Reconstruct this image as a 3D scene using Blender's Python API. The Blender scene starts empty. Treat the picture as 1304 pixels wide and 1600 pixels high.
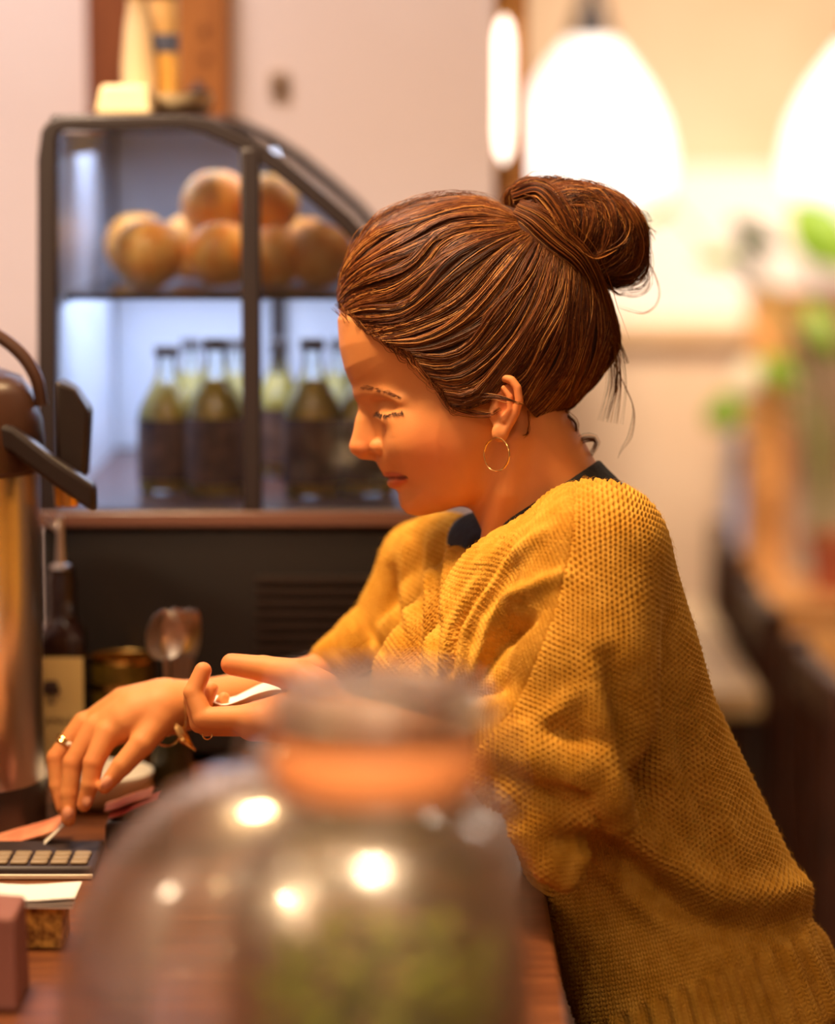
import bpy, bmesh, math, random
import numpy as np
from mathutils import Vector, Matrix

# ------------------------------------------------------------------ camera, light, exposure
scene = bpy.context.scene
COL = scene.collection
FPX = 85.0 / 24.0 * 1304.0            # focal length in pixels of the 1304 x 1600 frame
CAM = np.array([0.0, -2.3, 1.52])
PITCH = math.atan(600.0 / FPX)
FW = np.array([0, math.cos(PITCH), -math.sin(PITCH)])
UP = np.array([0, math.sin(PITCH), math.cos(PITCH)])
RT = np.array([1.0, 0, 0])

cam_d = bpy.data.cameras.new('camera')
cam = bpy.data.objects.new('camera', cam_d)
COL.objects.link(cam)
cam.location = CAM
cam.rotation_euler = (math.pi / 2 - PITCH, 0, 0)
cam_d.sensor_fit = 'HORIZONTAL'
cam_d.sensor_width = 24.0
cam_d.lens = 85.0
cam_d.clip_start = 0.05
cam_d.dof.use_dof = True
cam_d.dof.focus_distance = 2.215
cam_d.dof.aperture_fstop = 1.8
scene.camera = cam

cy = scene.cycles
cy.max_bounces = 7; cy.diffuse_bounces = 3; cy.glossy_bounces = 3; cy.transmission_bounces = 7; cy.transparent_max_bounces = 14
cy.caustics_reflective = False; cy.caustics_refractive = False

vs = scene.view_settings
vs.view_transform = 'Standard'
vs.look = 'None'
vs.gamma = 1.0
vs.use_curve_mapping = False
vs.exposure = 0.25

world = bpy.data.worlds.new('world')
scene.world = world
world.use_nodes = True
wb = world.node_tree.nodes['Background']
wb.inputs['Color'].default_value = (1.0, 0.66, 0.38, 1)
wb.inputs['Strength'].default_value = 0.30

def lamp(name, kind, loc, energy, color, size=0.1, size_y=None, target=None, spot=None):
    d = bpy.data.lights.new(name, kind)
    d.energy = energy
    d.color = color
    if kind == 'AREA':
        d.size = size
        if size_y:
            d.shape = 'RECTANGLE'; d.size_y = size_y
        else:
            d.shape = 'DISK'
    else:
        d.shadow_soft_size = size
    if spot:
        d.spot_size = spot; d.spot_blend = 0.6
    o = bpy.data.objects.new(name, d)
    COL.objects.link(o)
    o.location = loc
    if target is not None:
        v = Vector(target) - Vector(loc)
        o.rotation_euler = v.to_track_quat('-Z', 'Y').to_euler()
    return o

WARM = (1.0, 0.67, 0.34)
# overhead bar lamps above the frame, plus added spots that brighten jars and cooler
lamp('bar_or_fill_light', 'AREA', (-0.46, -0.24, 2.65), 11.5, WARM, 0.34, target=(0.12, -0.05, 1.1)).data.spread = math.radians(95)
lamp('bar_or_fill_light', 'AREA', (0.70, 0.95, 2.7), 2.2, WARM, 0.30, target=(0.2, 0.1, 1.4)).data.spread = math.radians(95)
lamp('bar_or_fill_light', 'SPOT', (-0.10, -1.75, 2.40), 95, (1.0, 0.76, 0.52), 0.06, target=(-0.06, -0.86, 1.08), spot=math.radians(28))  # unseen spot added to brighten the jars and the rubber seal
for q in ((-0.55, -1.9, 2.45, 2.5), (0.55, -2.2, 2.35, 2), (-1.3, -2.4, 2.3, 2), (-1.0, -1.3, 2.4, 2.5)):
    lamp('bar_or_fill_light', 'POINT', q[:3], q[3], WARM, 0.06)
lamp('bar_or_fill_light', 'SPOT', (-0.95, -0.75, 2.35), 230, (1.0, 0.76, 0.46), 0.08, target=(-0.17, 0.48, 1.33), spot=math.radians(19))  # unseen spot added to light up the oranges and bottles
# unseen lamps added to brighten the ceiling that the jars reflect
for q in ((-0.7, -1.5, 2.70), (0.3, -1.7, 2.70)):
    lamp('ceiling_fill_light', 'POINT', q, 5, (1.0, 0.80, 0.56), 0.08)
# added fill lamps, unseen: cream wall, left side, behind the viewer, back room
lamp('room_fill_light', 'AREA', (-0.7, 0.45, 2.85), 14, (1.0, 0.90, 0.88), 0.6, target=(-0.6, 1.05, 1.6)).data.spread = math.radians(120)
lamp('room_fill_light', 'POINT', (-2.2, -0.8, 2.5), 8, (1.0, 0.74, 0.50), 0.12)
lamp('room_fill_light', 'AREA', (0.3, -3.0, 2.85), 12, (1.0, 0.76, 0.52), 0.5, target=(0.3, -3.55, 1.5))
lamp('room_fill_light', 'POINT', (1.5, 2.2, 2.1), 16, (1.0, 0.86, 0.74), 0.15)
lamp('room_fill_light', 'AREA', (0.60, 1.7, 2.6), 15, (1.0, 0.82, 0.66), 0.5, target=(0.75, 3.95, 0.95)).data.spread = math.radians(80)

# ------------------------------------------------------------------ pixel helpers
def P(px, py, Y):
    """world point at depth plane y=Y seen at pixel (px,py) of the photograph"""
    d = FW + RT * ((px - 652.0) / FPX) + UP * ((800.0 - py) / FPX)
    t = (Y - CAM[1]) / d[1]
    return CAM + d * t

def S(Y, py=800):
    """pixels per metre at depth plane y=Y"""
    d = FW + UP * ((800.0 - py) / FPX)
    t = (Y - CAM[1]) / d[1]
    return FPX / t

# ------------------------------------------------------------------ mesh helpers
class MB:
    def __init__(self):
        self.v = []; self.f = []
    def add(self, vs_, fs_):
        n = len(self.v)
        self.v += [tuple(float(c) for c in p) for p in vs_]
        self.f += [tuple(i + n for i in q) for q in fs_]
        return self
    def box(self, x0, x1, y0, y1, z0, z1):
        return self.add([(x0,y0,z0),(x1,y0,z0),(x1,y1,z0),(x0,y1,z0),(x0,y0,z1),(x1,y0,z1),(x1,y1,z1),(x0,y1,z1)],
            [(0,3,2,1),(4,5,6,7),(0,1,5,4),(1,2,6,5),(2,3,7,6),(3,0,4,7)])
    def lathe(self, prof, seg=40, c=(0,0,0), cap0=True, cap1=True):
        vs_ = []; fs_ = []
        n = len(prof)
        for (r, z) in prof:
            for k in range(seg):
                a = 2*math.pi*k/seg
                vs_.append((c[0]+r*math.cos(a), c[1]+r*math.sin(a), c[2]+z))
        for i in range(n-1):
            for k in range(seg):
                k2 = (k+1) % seg
                fs_.append((i*seg+k, i*seg+k2, (i+1)*seg+k2, (i+1)*seg+k))
        if cap0: fs_.append(tuple(range(seg-1, -1, -1)))
        if cap1: fs_.append(tuple((n-1)*seg+k for k in range(seg)))
        return self.add(vs_, fs_)
    def tube(self, pts, r, seg=10, closed=False):
        pts = [Vector(p) for p in pts]
        n = len(pts)
        rr = r if hasattr(r, '__len__') else [r]*n
        vs_ = []; fs_ = []
        prev = None
        for i, p in enumerate(pts):
            if closed:
                t = pts[(i+1) % n] - pts[i-1]
            else:
                t = pts[min(i+1, n-1)] - pts[max(i-1, 0)]
            t.normalize()
            if prev is None:
                a = Vector((0,0,1)) if abs(t.z) < 0.9 else Vector((1,0,0))
                nrm = t.cross(a).normalized()
            else:
                nrm = (prev - t*prev.dot(t)).normalized()
            prev = nrm
            b = t.cross(nrm)
            for k in range(seg):
                an = 2*math.pi*k/seg
                vs_.append(p + (nrm*math.cos(an) + b*math.sin(an))*rr[i])
        m = n if closed else n-1
        for i in range(m):
            j = (i+1) % n
            for k in range(seg):
                k2 = (k+1) % seg
                fs_.append((i*seg+k, i*seg+k2, j*seg+k2, j*seg+k))
        if not closed:
            fs_.append(tuple(range(seg-1, -1, -1)))
            fs_.append(tuple((n-1)*seg+k for k in range(seg)))
        return self.add(vs_, fs_)
    def prism(self, poly, y0, y1):
        """polygon in (x,z), extruded in y"""
        n = len(poly)
        vs_ = [(x, y0, z) for x, z in poly] + [(x, y1, z) for x, z in poly]
        fs_ = [tuple(range(n)), tuple(range(2*n-1, n-1, -1))]
        for i in range(n):
            j = (i+1) % n
            fs_.append((i, i+n, j+n, j))
        return self.add(vs_, fs_)
    def build(self, name, mat, parent=None, smooth=True, bevel=0, loc=None, angle=0.6):
        me = bpy.data.meshes.new(name)
        v = self.v
        if loc is not None:
            v = [(a-loc[0], b-loc[1], c-loc[2]) for a, b, c in v]
        me.from_pydata(v, [], self.f)
        bm = bmesh.new(); bm.from_mesh(me)
        bmesh.ops.recalc_face_normals(bm, faces=bm.faces)
        bm.to_mesh(me); bm.free()
        o = bpy.data.objects.new(name, me)
        COL.objects.link(o)
        if loc is not None: o.location = loc
        if mat: me.materials.append(mat)
        if smooth:
            me.polygons.foreach_set('use_smooth', [True]*len(me.polygons))
            me.set_sharp_from_angle(angle=angle)
        if bevel:
            md = o.modifiers.new('bevel', 'BEVEL'); md.width = bevel; md.segments = 2
        if parent: put(o, parent)
        return o

def put(o, parent):
    o.parent = parent
    o.matrix_parent_inverse = Matrix.Translation(parent.location).inverted() if parent.type == 'EMPTY' else Matrix.LocRotScale(parent.location, parent.rotation_euler, parent.scale).inverted()
    return o

def tag(o, label=None, cat=None, group=None, kind=None):
    if label: o['label'] = label
    if cat: o['category'] = cat
    if group: o['group'] = group
    if kind: o['kind'] = kind
    return o

def empty(name, loc, label=None, cat=None, group=None):
    o = bpy.data.objects.new(name, None)
    o.empty_display_size = 0.05
    COL.objects.link(o)
    o.location = loc
    tag(o, label, cat, group)
    return o

def structure(o):
    o['kind'] = 'structure'
    return o

# ------------------------------------------------------------------ materials
def srgb(r, g, b):
    f = lambda c: (c/255/12.92) if c/255 <= 0.04045 else ((c/255+0.055)/1.055)**2.4
    return (f(r), f(g), f(b), 1)

def mat(name, color, rough=0.5, metal=0.0, spec=0.5, **kw):
    m = bpy.data.materials.new(name)
    m.use_nodes = True
    b = m.node_tree.nodes['Principled BSDF']
    b.inputs['Base Color'].default_value = color
    b.inputs['Roughness'].default_value = rough
    b.inputs['Metallic'].default_value = metal
    b.inputs['Specular IOR Level'].default_value = spec
    for k, v in kw.items():
        b.inputs[k.replace('_', ' ')].default_value = v
    return m

def nodes(m):
    return m.node_tree.nodes, m.node_tree.links, m.node_tree.nodes['Principled BSDF']

def noisy(m, c0, c1, scale=20, detail=4, bump=0.0, stretch=(1,1,1), bump_scale=None):
    n, l, b = nodes(m)
    tc = n.new('ShaderNodeTexCoord')
    mp = n.new('ShaderNodeMapping'); mp.inputs['Scale'].default_value = stretch
    l.new(tc.outputs['Object'], mp.inputs['Vector'])
    no = n.new('ShaderNodeTexNoise'); no.inputs['Scale'].default_value = scale; no.inputs['Detail'].default_value = detail
    l.new(mp.outputs['Vector'], no.inputs['Vector'])
    rp = n.new('ShaderNodeValToRGB')
    rp.color_ramp.elements[0].position = 0.35; rp.color_ramp.elements[0].color = c0
    rp.color_ramp.elements[1].position = 0.65; rp.color_ramp.elements[1].color = c1
    l.new(no.outputs['Fac'], rp.inputs['Fac'])
    l.new(rp.outputs['Color'], b.inputs['Base Color'])
    if bump:
        bp = n.new('ShaderNodeBump'); bp.inputs['Strength'].default_value = bump; bp.inputs['Distance'].default_value = 0.002
        l.new(no.outputs['Fac'], bp.inputs['Height']); l.new(bp.outputs['Normal'], b.inputs['Normal'])
    return m

# ------------------------------------------------------------------ the room
ZC = 0.945                      # height of the bar top
M_wall = noisy(mat('cream_plaster', srgb(242,222,212), 0.9), srgb(240,219,208), srgb(245,226,217), 3, 3, 0.15)
M_farwall = noisy(mat('warm_plaster', srgb(226,194,158), 0.9), srgb(222,189,152), srgb(230,200,166), 3, 3, 0.1)
M_floor = noisy(mat('floor_boards', srgb(110,66,36), 0.55), srgb(84,46,24), srgb(128,78,42), 6, 4, 0.1, (1, 9, 1))
M_oak = noisy(mat('orange_oak', srgb(222,156,86), 0.45), srgb(208,136,66), srgb(232,170,100), 14, 4, 0.1, (8, 8, 0.6))
M_darkwood = noisy(mat('dark_wood', srgb(70,36,20), 0.5), srgb(52,26,14), srgb(86,46,26), 16, 4, 0.1, (6, 6, 0.8))
M_counter = noisy(mat('counter_wood', srgb(112,64,36), 0.35), srgb(92,50,28), srgb(126,74,42), 12, 5, 0.1, (1, 7, 1))
M_white = mat('white_paint', srgb(246,238,228), 0.6)
M_steel = mat('brushed_steel', (0.62, 0.58, 0.55, 1), 0.28, 1.0)
M_brass = mat('gold_metal', srgb(230,180,96), 0.22, 1.0)
M_blackmetal = mat('black_metal', srgb(34,24,26), 0.42, 0.2)
M_blackplastic = mat('black_plastic', srgb(38,28,26), 0.35)

def glass_mat(name, tint=(1, 1, 1, 1), ior=1.45, rough=0.0, edge=1.0):
    """thin clear pane: lets light straight through, reflects at grazing angles"""
    m = bpy.data.materials.new(name); m.use_nodes = True
    n, l = m.node_tree.nodes, m.node_tree.links
    n.clear()
    out = n.new('ShaderNodeOutputMaterial'); mx = n.new('ShaderNodeMixShader')
    tr = n.new('ShaderNodeBsdfTransparent'); tr.inputs['Color'].default_value = tint
    gl = n.new('ShaderNodeBsdfGlossy'); gl.inputs['Roughness'].default_value = rough
    fr = n.new('ShaderNodeFresnel'); fr.inputs['IOR'].default_value = ior
    sc = n.new('ShaderNodeMath'); sc.operation = 'MULTIPLY'; sc.inputs[1].default_value = edge
    l.new(fr.outputs['Fac'], sc.inputs[0]); l.new(sc.outputs[0], mx.inputs['Fac']); l.new(tr.outputs[0], mx.inputs[1]); l.new(gl.outputs[0], mx.inputs[2])
    l.new(mx.outputs[0], out.inputs['Surface'])
    return m
M_pane = glass_mat('pane_glass', (0.97, 0.98, 1, 1))

def jar_mat(name):
    m = glass_mat(name, (0.99, 0.98, 0.96, 1), 1.6, 0.0, 0.42)
    n, l = m.node_tree.nodes, m.node_tree.links
    mx = [q for q in n if q.type == 'MIX_SHADER'][0]; tr = [q for q in n if q.type == 'BSDF_TRANSPARENT'][0]
    hz = n.new('ShaderNodeBsdfGlossy'); hz.inputs['Roughness'].default_value = 0.28; hz.inputs['Color'].default_value = (1, 0.93, 0.82, 1)
    m3 = n.new('ShaderNodeMixShader'); m3.inputs['Fac'].default_value = 0.11      # rough gloss added as a bright golden haze of lamplight
    l.new(tr.outputs[0], m3.inputs[1]); l.new(hz.outputs[0], m3.inputs[2]); l.new(m3.outputs[0], mx.inputs[1])
    return m

def hazy_lid(name):  # lid glass with more of the added haze, so it looks pale and lit
    m = jar_mat(name)
    [q for q in m.node_tree.nodes if q.type == 'MIX_SHADER'][-1].inputs['Fac'].default_value = 0.3
    return m

def emit(name, color, strength):
    m = mat(name, color, 0.5)
    b = m.node_tree.nodes['Principled BSDF']
    b.inputs['Emission Color'].default_value = color
    b.inputs['Emission Strength'].default_value = strength
    return m

structure(MB().box(-3.0, 4.2, -3.6, 4.15, -0.05, 0.0).build('floor', M_floor))
structure(MB().box(-3.0, 4.2, -3.6, 4.15, 2.9, 2.95).build('ceiling', M_wall))
xw = P(772, 200, 1.05)[0]
structure(MB().box(-3.0, xw, 1.05, 1.19, 0, 2.9).build('wall_back', M_wall))
structure(MB().box(-3.0, 4.2, 4.0, 4.15, 0, 2.9).build('wall_far', M_farwall))
structure(MB().box(-3.0, 4.2, -3.65, -3.6, 0, 2.9).build('wall_front', M_wall))
structure(MB().box(-3.05, -3.0, -3.6, 4.15, 0, 2.9).build('wall_left', M_wall))
structure(MB().box(4.2, 4.25, -3.6, 4.15, 0, 2.9).build('wall_right', M_farwall))
# wooden post at the end of the wall
x0 = P(790, 200, 1.12)[0]; x1 = P(822, 200, 1.12)[0]
structure(MB().box(xw+0.001, x1, 1.08, 1.16, 0, 2.9).build('trim_1', M_oak, bevel=0.006))
# glowing tube added for the bright strip beside the wall
M_glow = emit('strip_glow', (1.0, 0.86, 0.72, 1), 2.0)
M_opal = emit('opal_shade', (1.0, 0.93, 0.88, 1), 0.95)
ul = empty('added_glow_strip', (xw+0.012, 1.072, P(780, 260, 1.06)[2]), 'added slim upright glowing strip on the wooden post beside the cream wall', 'lamp')
za, zb = P(785, 255, 1.06)[2], P(785, 25, 1.06)[2]
xa, xb = P(772, 150, 1.06)[0], P(803, 150, 1.06)[0]
xm = (xa+xb)/2
MB().lathe([(0.002, za), (0.009, za+0.012), (0.0115, za+0.04), (0.0115, zb-0.03), (0.008, zb-0.008), (0.002, zb)], 20, (xm, 1.062, 0)).build('added_glow_tube', M_glow, ul)
for q in (zb, za): MB().box(xm-0.006, xm+0.006, 1.068, 1.082, q-0.016, q+0.016).build('added_bracket', M_brass, ul, bevel=0.002)

# ---- far wall: white window blind with an oak frame
YF = 3.96
def fx(px, y=YF): return P(px, 400, y)[0]
def fz(py, y=YF): return P(900, py, y)[2]
win = structure(MB().box(fx(870), fx(1600), YF, YF+0.03, fz(505), fz(262)).build('window_1', mat('white_blind', srgb(250,236,222), 0.8)))
structure(MB().box(fx(850), fx(1640), YF-0.025, YF+0.03, fz(532), fz(500)).build('trim_2', noisy(mat('pale_oak', srgb(236,196,146), 0.5), srgb(228,184,130), srgb(242,206,160), 14, 4, 0.1, (0.6, 8, 8)), bevel=0.004))
xp0, xp1 = P(1168, 700, 3.5)[0], P(1228, 700, 3.5)[0]
structure(MB().box(xp0, xp1, 3.45, 3.55, 0, P(1190, 452, 3.5)[2]).build('trim_3', M_oak, bevel=0.006))
structure(MB().box(xp1, P(1700, 700, 3.5)[0], 3.46, 3.54, P(1190, 500, 3.5)[2], P(1190, 452, 3.5)[2]).build('trim_4', M_oak, bevel=0.006))

# ---- pendant lamps
def pendant(px, y, label):
    c = P(px, 200, y); s = S(y, 200)
    z = lambda py: P(px, py, y)[2]
    t = empty('pendant_lamp', (c[0], y, z(330)), label, 'lamp', 'opal pendant lamps of the back room')
    r = lambda p: p/s
    cc = (c[0], y, 0)
    prof = [(r(34), z(62)), (r(60), z(95)), (r(92), z(140)), (r(116), z(190)), (r(128), z(240)), (r(126), z(285)), (r(108), z(318)), (r(70), z(338)), (r(4), z(345))]
    MB().lathe(prof[::-1], 40, cc).build('shade', M_opal, t)
    MB().lathe([(r(36), z(64)), (r(33), z(50)), (r(24), z(20)), (r(14), z(-10)), (r(12), z(-40))], 28, cc).build('cap', M_blackmetal, t)
    MB().tube([(c[0], y, z(-36)), (c[0], y, 2.9)], 0.004, 8).build('cord', M_blackplastic, t)
    lamp('pendant_bulb', 'POINT', (c[0], y+0.38, z(410)), 1.2, (1.0, 0.88, 0.76), 0.10)
    return t
pendant(922, 3.2, 'glowing white pendant lamp with black cap above her hair bun')
pendant(1352, 3.25, 'glowing white pendant lamp cut by the right edge of the picture')

# ---- bar top
ctr = MB().box(-2.2, 0.098, -1.30, 0.95, ZC-0.04, ZC).build('bar_counter', M_counter, bevel=0.004)
tag(ctr, 'brown wooden bar top carrying the jars, bottles and display cooler', 'counter')
cb = MB().box(-2.2, 0.06, -1.22, 0.92, 0.0, ZC-0.04).build('cabinet_body', M_darkwood)
put(cb, ctr)

# ------------------------------------------------------------------ implicit-surface modelling for the figure
# The figure is laid out in a flat frame: x to the right, v downwards, y away from the viewer,
# one unit = K metres, the frame standing at the figure's middle.
D0 = 2.3
K = D0 / FPX
ORG = CAM + FW * D0

def Lw(a):
    a = np.asarray(a, dtype=float)
    return ORG + np.outer(a[:, 0]-652, RT)*K - np.outer(a[:, 1]-800, UP)*K + np.outer(a[:, 2], FW)*K

def A(px, py, y):
    s = 1 + y/FPX
    return (652 + (px-652)*s, 800 + (py-800)*s, y)

def smin(a, b, k):
    if k <= 0: return np.minimum(a, b)
    h = np.maximum(k - np.abs(a-b), 0)/k
    return np.minimum(a, b) - h*h*k*0.25

class SDF:
    def __init__(s, lo, hi, h):
        s.lo = np.array(lo, float); s.h = h
        s.n = np.ceil((np.array(hi)-s.lo)/h).astype(int)+1
        s.f = np.full(s.n, 500.0, np.float32)
        s.ax = [(s.lo[i]+h*np.arange(s.n[i])).astype(np.float32) for i in range(3)]
    def sl(s, lo, hi):
        a = np.clip(np.floor((np.array(lo)-s.lo)/s.h).astype(int), 0, s.n)
        b = np.clip(np.ceil((np.array(hi)-s.lo)/s.h).astype(int)+1, 0, s.n)
        sl = tuple(slice(a[i], b[i]) for i in range(3))
        X = s.ax[0][sl[0]][:, None, None]; V = s.ax[1][sl[1]][None, :, None]; Y = s.ax[2][sl[2]][None, None, :]
        return sl, X, V, Y
    def comb(s, sl, d, k, op):
        if op == 'add': s.f[sl] = smin(s.f[sl], d, k)
        elif op == 'sub': s.f[sl] = -smin(-s.f[sl], d, k)
        elif op == 'and': s.f[sl] = -smin(-s.f[sl], -d, k)
    def ell(s, c, r, k=8, op='add', rot=0.0, rotx=0.0):
        """ellipsoid, rot turns it in the x-v plane (degrees), rotx about x"""
        c = np.array(c, float); r = np.array(r, float); m = max(r)+k+10
        sl, X, V, Y = s.sl(c-m, c+m)
        dx, dv, dy = X-c[0], V-c[1], Y-c[2]
        if rot:
            a = math.radians(rot); dx, dv = dx*math.cos(a)+dv*math.sin(a), -dx*math.sin(a)+dv*math.cos(a)
        if rotx:
            a = math.radians(rotx); dv, dy = dv*math.cos(a)+dy*math.sin(a), -dv*math.sin(a)+dy*math.cos(a)
        k0 = np.sqrt((dx/r[0])**2+(dv/r[1])**2+(dy/r[2])**2)
        k1 = np.sqrt((dx/r[0]**2)**2+(dv/r[1]**2)**2+(dy/r[2]**2)**2)+1e-6
        s.comb(sl, k0*(k0-1)/k1, k, op); return s
    def tube(s, pts, r, k=8, op='add', sy=1.0, inner=0.0):
        """chain of tapering round segments; sy<1 flattens distances in y (wider in y)"""
        pts = np.array(pts, float)
        rr = np.array(r if hasattr(r, '__len__') else [r]*len(pts), float)
        m = max(rr)/min(sy, 1)+k+10
        sl, X, V, Y = s.sl(pts.min(0)-m, pts.max(0)+m)
        d = None
        for i in range(len(pts)-1):
            a = pts[i]; b = pts[i+1]-pts[i]
            bb = b[0]**2+b[1]**2+(b[2]*sy)**2+1e-9
            px, pv, py = X-a[0], V-a[1], (Y-a[2])*sy
            t = np.clip((px*b[0]+pv*b[1]+py*b[2]*sy)/bb, 0, 1)
            dd = np.sqrt((px-t*b[0])**2+(pv-t*b[1])**2+(py-t*b[2]*sy)**2) - (rr[i]+t*(rr[i+1]-rr[i]))
            d = dd if d is None else smin(d, dd, inner)
        s.comb(sl, d, k, op); return s
    def field2(s, d3, k, op):
        s.comb((slice(None),)*3, d3, k, op); return s
    def mesh(s):
        return surface_nets(s.f, s.lo, s.h)

def surface_nets(f, lo, h):
    n0, n1, n2 = f.shape
    sg = f < 0
    cnt = np.zeros((n0-1, n1-1, n2-1), np.int8)
    for i in (0, 1):
        for j in (0, 1):
            for k in (0, 1):
                cnt += sg[i:n0-1+i, j:n1-1+j, k:n2-1+k]
    act = (cnt > 0) & (cnt < 8)
    ids = np.argwhere(act)
    idx = np.full(act.shape, -1, np.int64); idx[act] = np.arange(len(ids))
    acc = np.zeros((len(ids), 3)); num = np.zeros(len(ids))
    cs = [(i, j, k) for i in (0, 1) for j in (0, 1) for k in (0, 1)]
    for a in cs:
        for ax in range(3):
            if a[ax]: continue
            b = list(a); b[ax] = 1
            fa = f[ids[:, 0]+a[0], ids[:, 1]+a[1], ids[:, 2]+a[2]]
            fb = f[ids[:, 0]+b[0], ids[:, 1]+b[1], ids[:, 2]+b[2]]
            m = (fa < 0) != (fb < 0)
            t = np.where(m, fa/np.where(m, fa-fb, 1), 0)
            p = np.array(a, float)[None, :].repeat(len(ids), 0); p[:, ax] += t
            acc += p*m[:, None]; num += m
    V = (ids + acc/num[:, None])*h + lo
    faces = []
    for ax in range(3):
        o = [q for q in range(3) if q != ax]
        A0 = [slice(None)]*3; A1 = [slice(None)]*3
        A0[ax] = slice(0, -1); A1[ax] = slice(1, None)
        ch = sg[tuple(A0)] != sg[tuple(A1)]
        e = np.argwhere(ch)
        ok = np.ones(len(e), bool)
        for q in o: ok &= (e[:, q] > 0) & (e[:, q] < f.shape[q]-1)
        e = e[ok]
        s0 = sg[e[:, 0], e[:, 1], e[:, 2]]
        def cell(d1, d2):
            c = e.copy(); c[:, o[0]] -= d1; c[:, o[1]] -= d2
            return idx[c[:, 0], c[:, 1], c[:, 2]]
        q = np.stack([cell(0, 0), cell(1, 0), cell(1, 1), cell(0, 1)], 1)
        flip = s0 if ax != 1 else ~s0
        q[flip] = q[flip][:, ::-1]
        faces.append(q)
    return V, np.concatenate(faces)

def relax(V, F, it=1, lam=0.5):
    n = len(V)
    ii = np.concatenate([F.ravel(), np.roll(F, -1, 1).ravel()]); jj = np.concatenate([np.roll(F, -1, 1).ravel(), F.ravel()])
    for _ in range(it):
        c = np.bincount(ii, minlength=n)
        acc = np.stack([np.bincount(ii, V[jj, q], n) for q in range(3)], 1)
        V = V + lam*(acc/np.maximum(c, 1)[:, None]-V)
    return V

def np_mesh(name, V, F, material, attrs=None, uv=None, smooth=True):
    """mesh object from world-space vertices and quads (or triangles); attrs: name -> (n,4) colours"""
    me = bpy.data.meshes.new(name)
    nF, w = F.shape
    me.vertices.add(len(V)); me.vertices.foreach_set('co', np.ascontiguousarray(V, np.float32).ravel())
    me.loops.add(nF*w); me.loops.foreach_set('vertex_index', np.ascontiguousarray(F, np.int32).ravel())
    me.polygons.add(nF); me.polygons.foreach_set('loop_start', np.arange(0, nF*w, w, dtype=np.int32))
    me.polygons.foreach_set('loop_total', np.full(nF, w, np.int32))
    if smooth: me.polygons.foreach_set('use_smooth', np.ones(nF, bool))
    me.update(calc_edges=True)
    me.validate()
    for an, arr in (attrs or {}).items():
        at = me.color_attributes.new(an, 'FLOAT_COLOR', 'POINT')
        at.data.foreach_set('color', np.ascontiguousarray(arr, np.float32).ravel())
    o = bpy.data.objects.new(name, me); COL.objects.link(o)
    if material: me.materials.append(material)
    return o

def seg_dist2(X, V, a, b):
    bx, bv = b[0]-a[0], b[1]-a[1]
    t = np.clip(((X-a[0])*bx+(V-a[1])*bv)/(bx*bx+bv*bv+1e-9), 0, 1)
    return np.hypot(X-a[0]-t*bx, V-a[1]-t*bv), t

def inside(X, V, poly):
    c = np.zeros(np.broadcast(X, V).shape, bool)
    n = len(poly)
    for i in range(n):
        x0, v0 = poly[i][:2]; x1, v1 = poly[(i+1) % n][:2]
        if v0 == v1: continue
        c ^= ((V < v0) != (V < v1)) & (X < (x1-x0)*(V-v0)/(v1-v0)+x0)
    return c

def inflate2(X, V, poly, W):
    """half-width squared of a body whose side outline is poly [(x,v,edge radius)]; W = greatest half-width"""
    n = len(poly)
    dm = None; rw = 0; ww = 0
    for i in range(n):
        a, b = poly[i], poly[(i+1) % n]
        d, t = seg_dist2(X, V, a, b)
        r = a[2]+t*(b[2]-a[2])
        w = 1.0/(d*d+9)**1.5
        rw = rw+w*r; ww = ww+w
        dm = d if dm is None else np.minimum(dm, d)
    r = rw/ww
    d = np.where(inside(X, V, poly), dm, -dm)
    W2 = W*W
    e = np.exp(-np.maximum(2*r*d, 0)/W2)
    Sq = np.where(d > 0, W2*(1-e), 2*r*d)
    return Sq, r*np.where(d > 0, e, 1), d

def inflate3(sdf, poly, W):
    X = sdf.ax[0][:, None]; V = sdf.ax[1][None, :]
    Wv = W(X, V) if callable(W) else W
    Sq, r, d = inflate2(X, V, poly, Wv)
    Y = sdf.ax[2][None, None, :]
    return ((Y*Y-Sq[:, :, None])/np.sqrt(4*Y*Y+4*(r*r)[:, :, None]+40)).astype(np.float32)

def smoothstep(a, b, x):
    t = np.clip((x-a)/(b-a), 0, 1)
    return t*t*(3-2*t)

def smooth_curve(pts, n):
    """Catmull-Rom through pts, n samples evenly spaced along it"""
    p = np.array(pts, float)
    q = np.vstack([2*p[0]-p[1], p, 2*p[-1]-p[-2]])
    out = []
    for i in range(1, len(q)-2):
        t = np.linspace(0, 1, 16, endpoint=False)[:, None]
        a, b, c, d = q[i-1], q[i], q[i+1], q[i+2]
        out.append(0.5*((2*b)+(-a+c)*t+(2*a-5*b+4*c-d)*t**2+(-a+3*b-3*c+d)*t**3))
    out.append(p[-1:])
    o = np.vstack(out)
    s = np.r_[0, np.cumsum(np.linalg.norm(np.diff(o, axis=0), axis=1))]
    u = np.linspace(0, s[-1], n)
    return np.stack([np.interp(u, s, o[:, k]) for k in range(o.shape[1])], 1)

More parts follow.
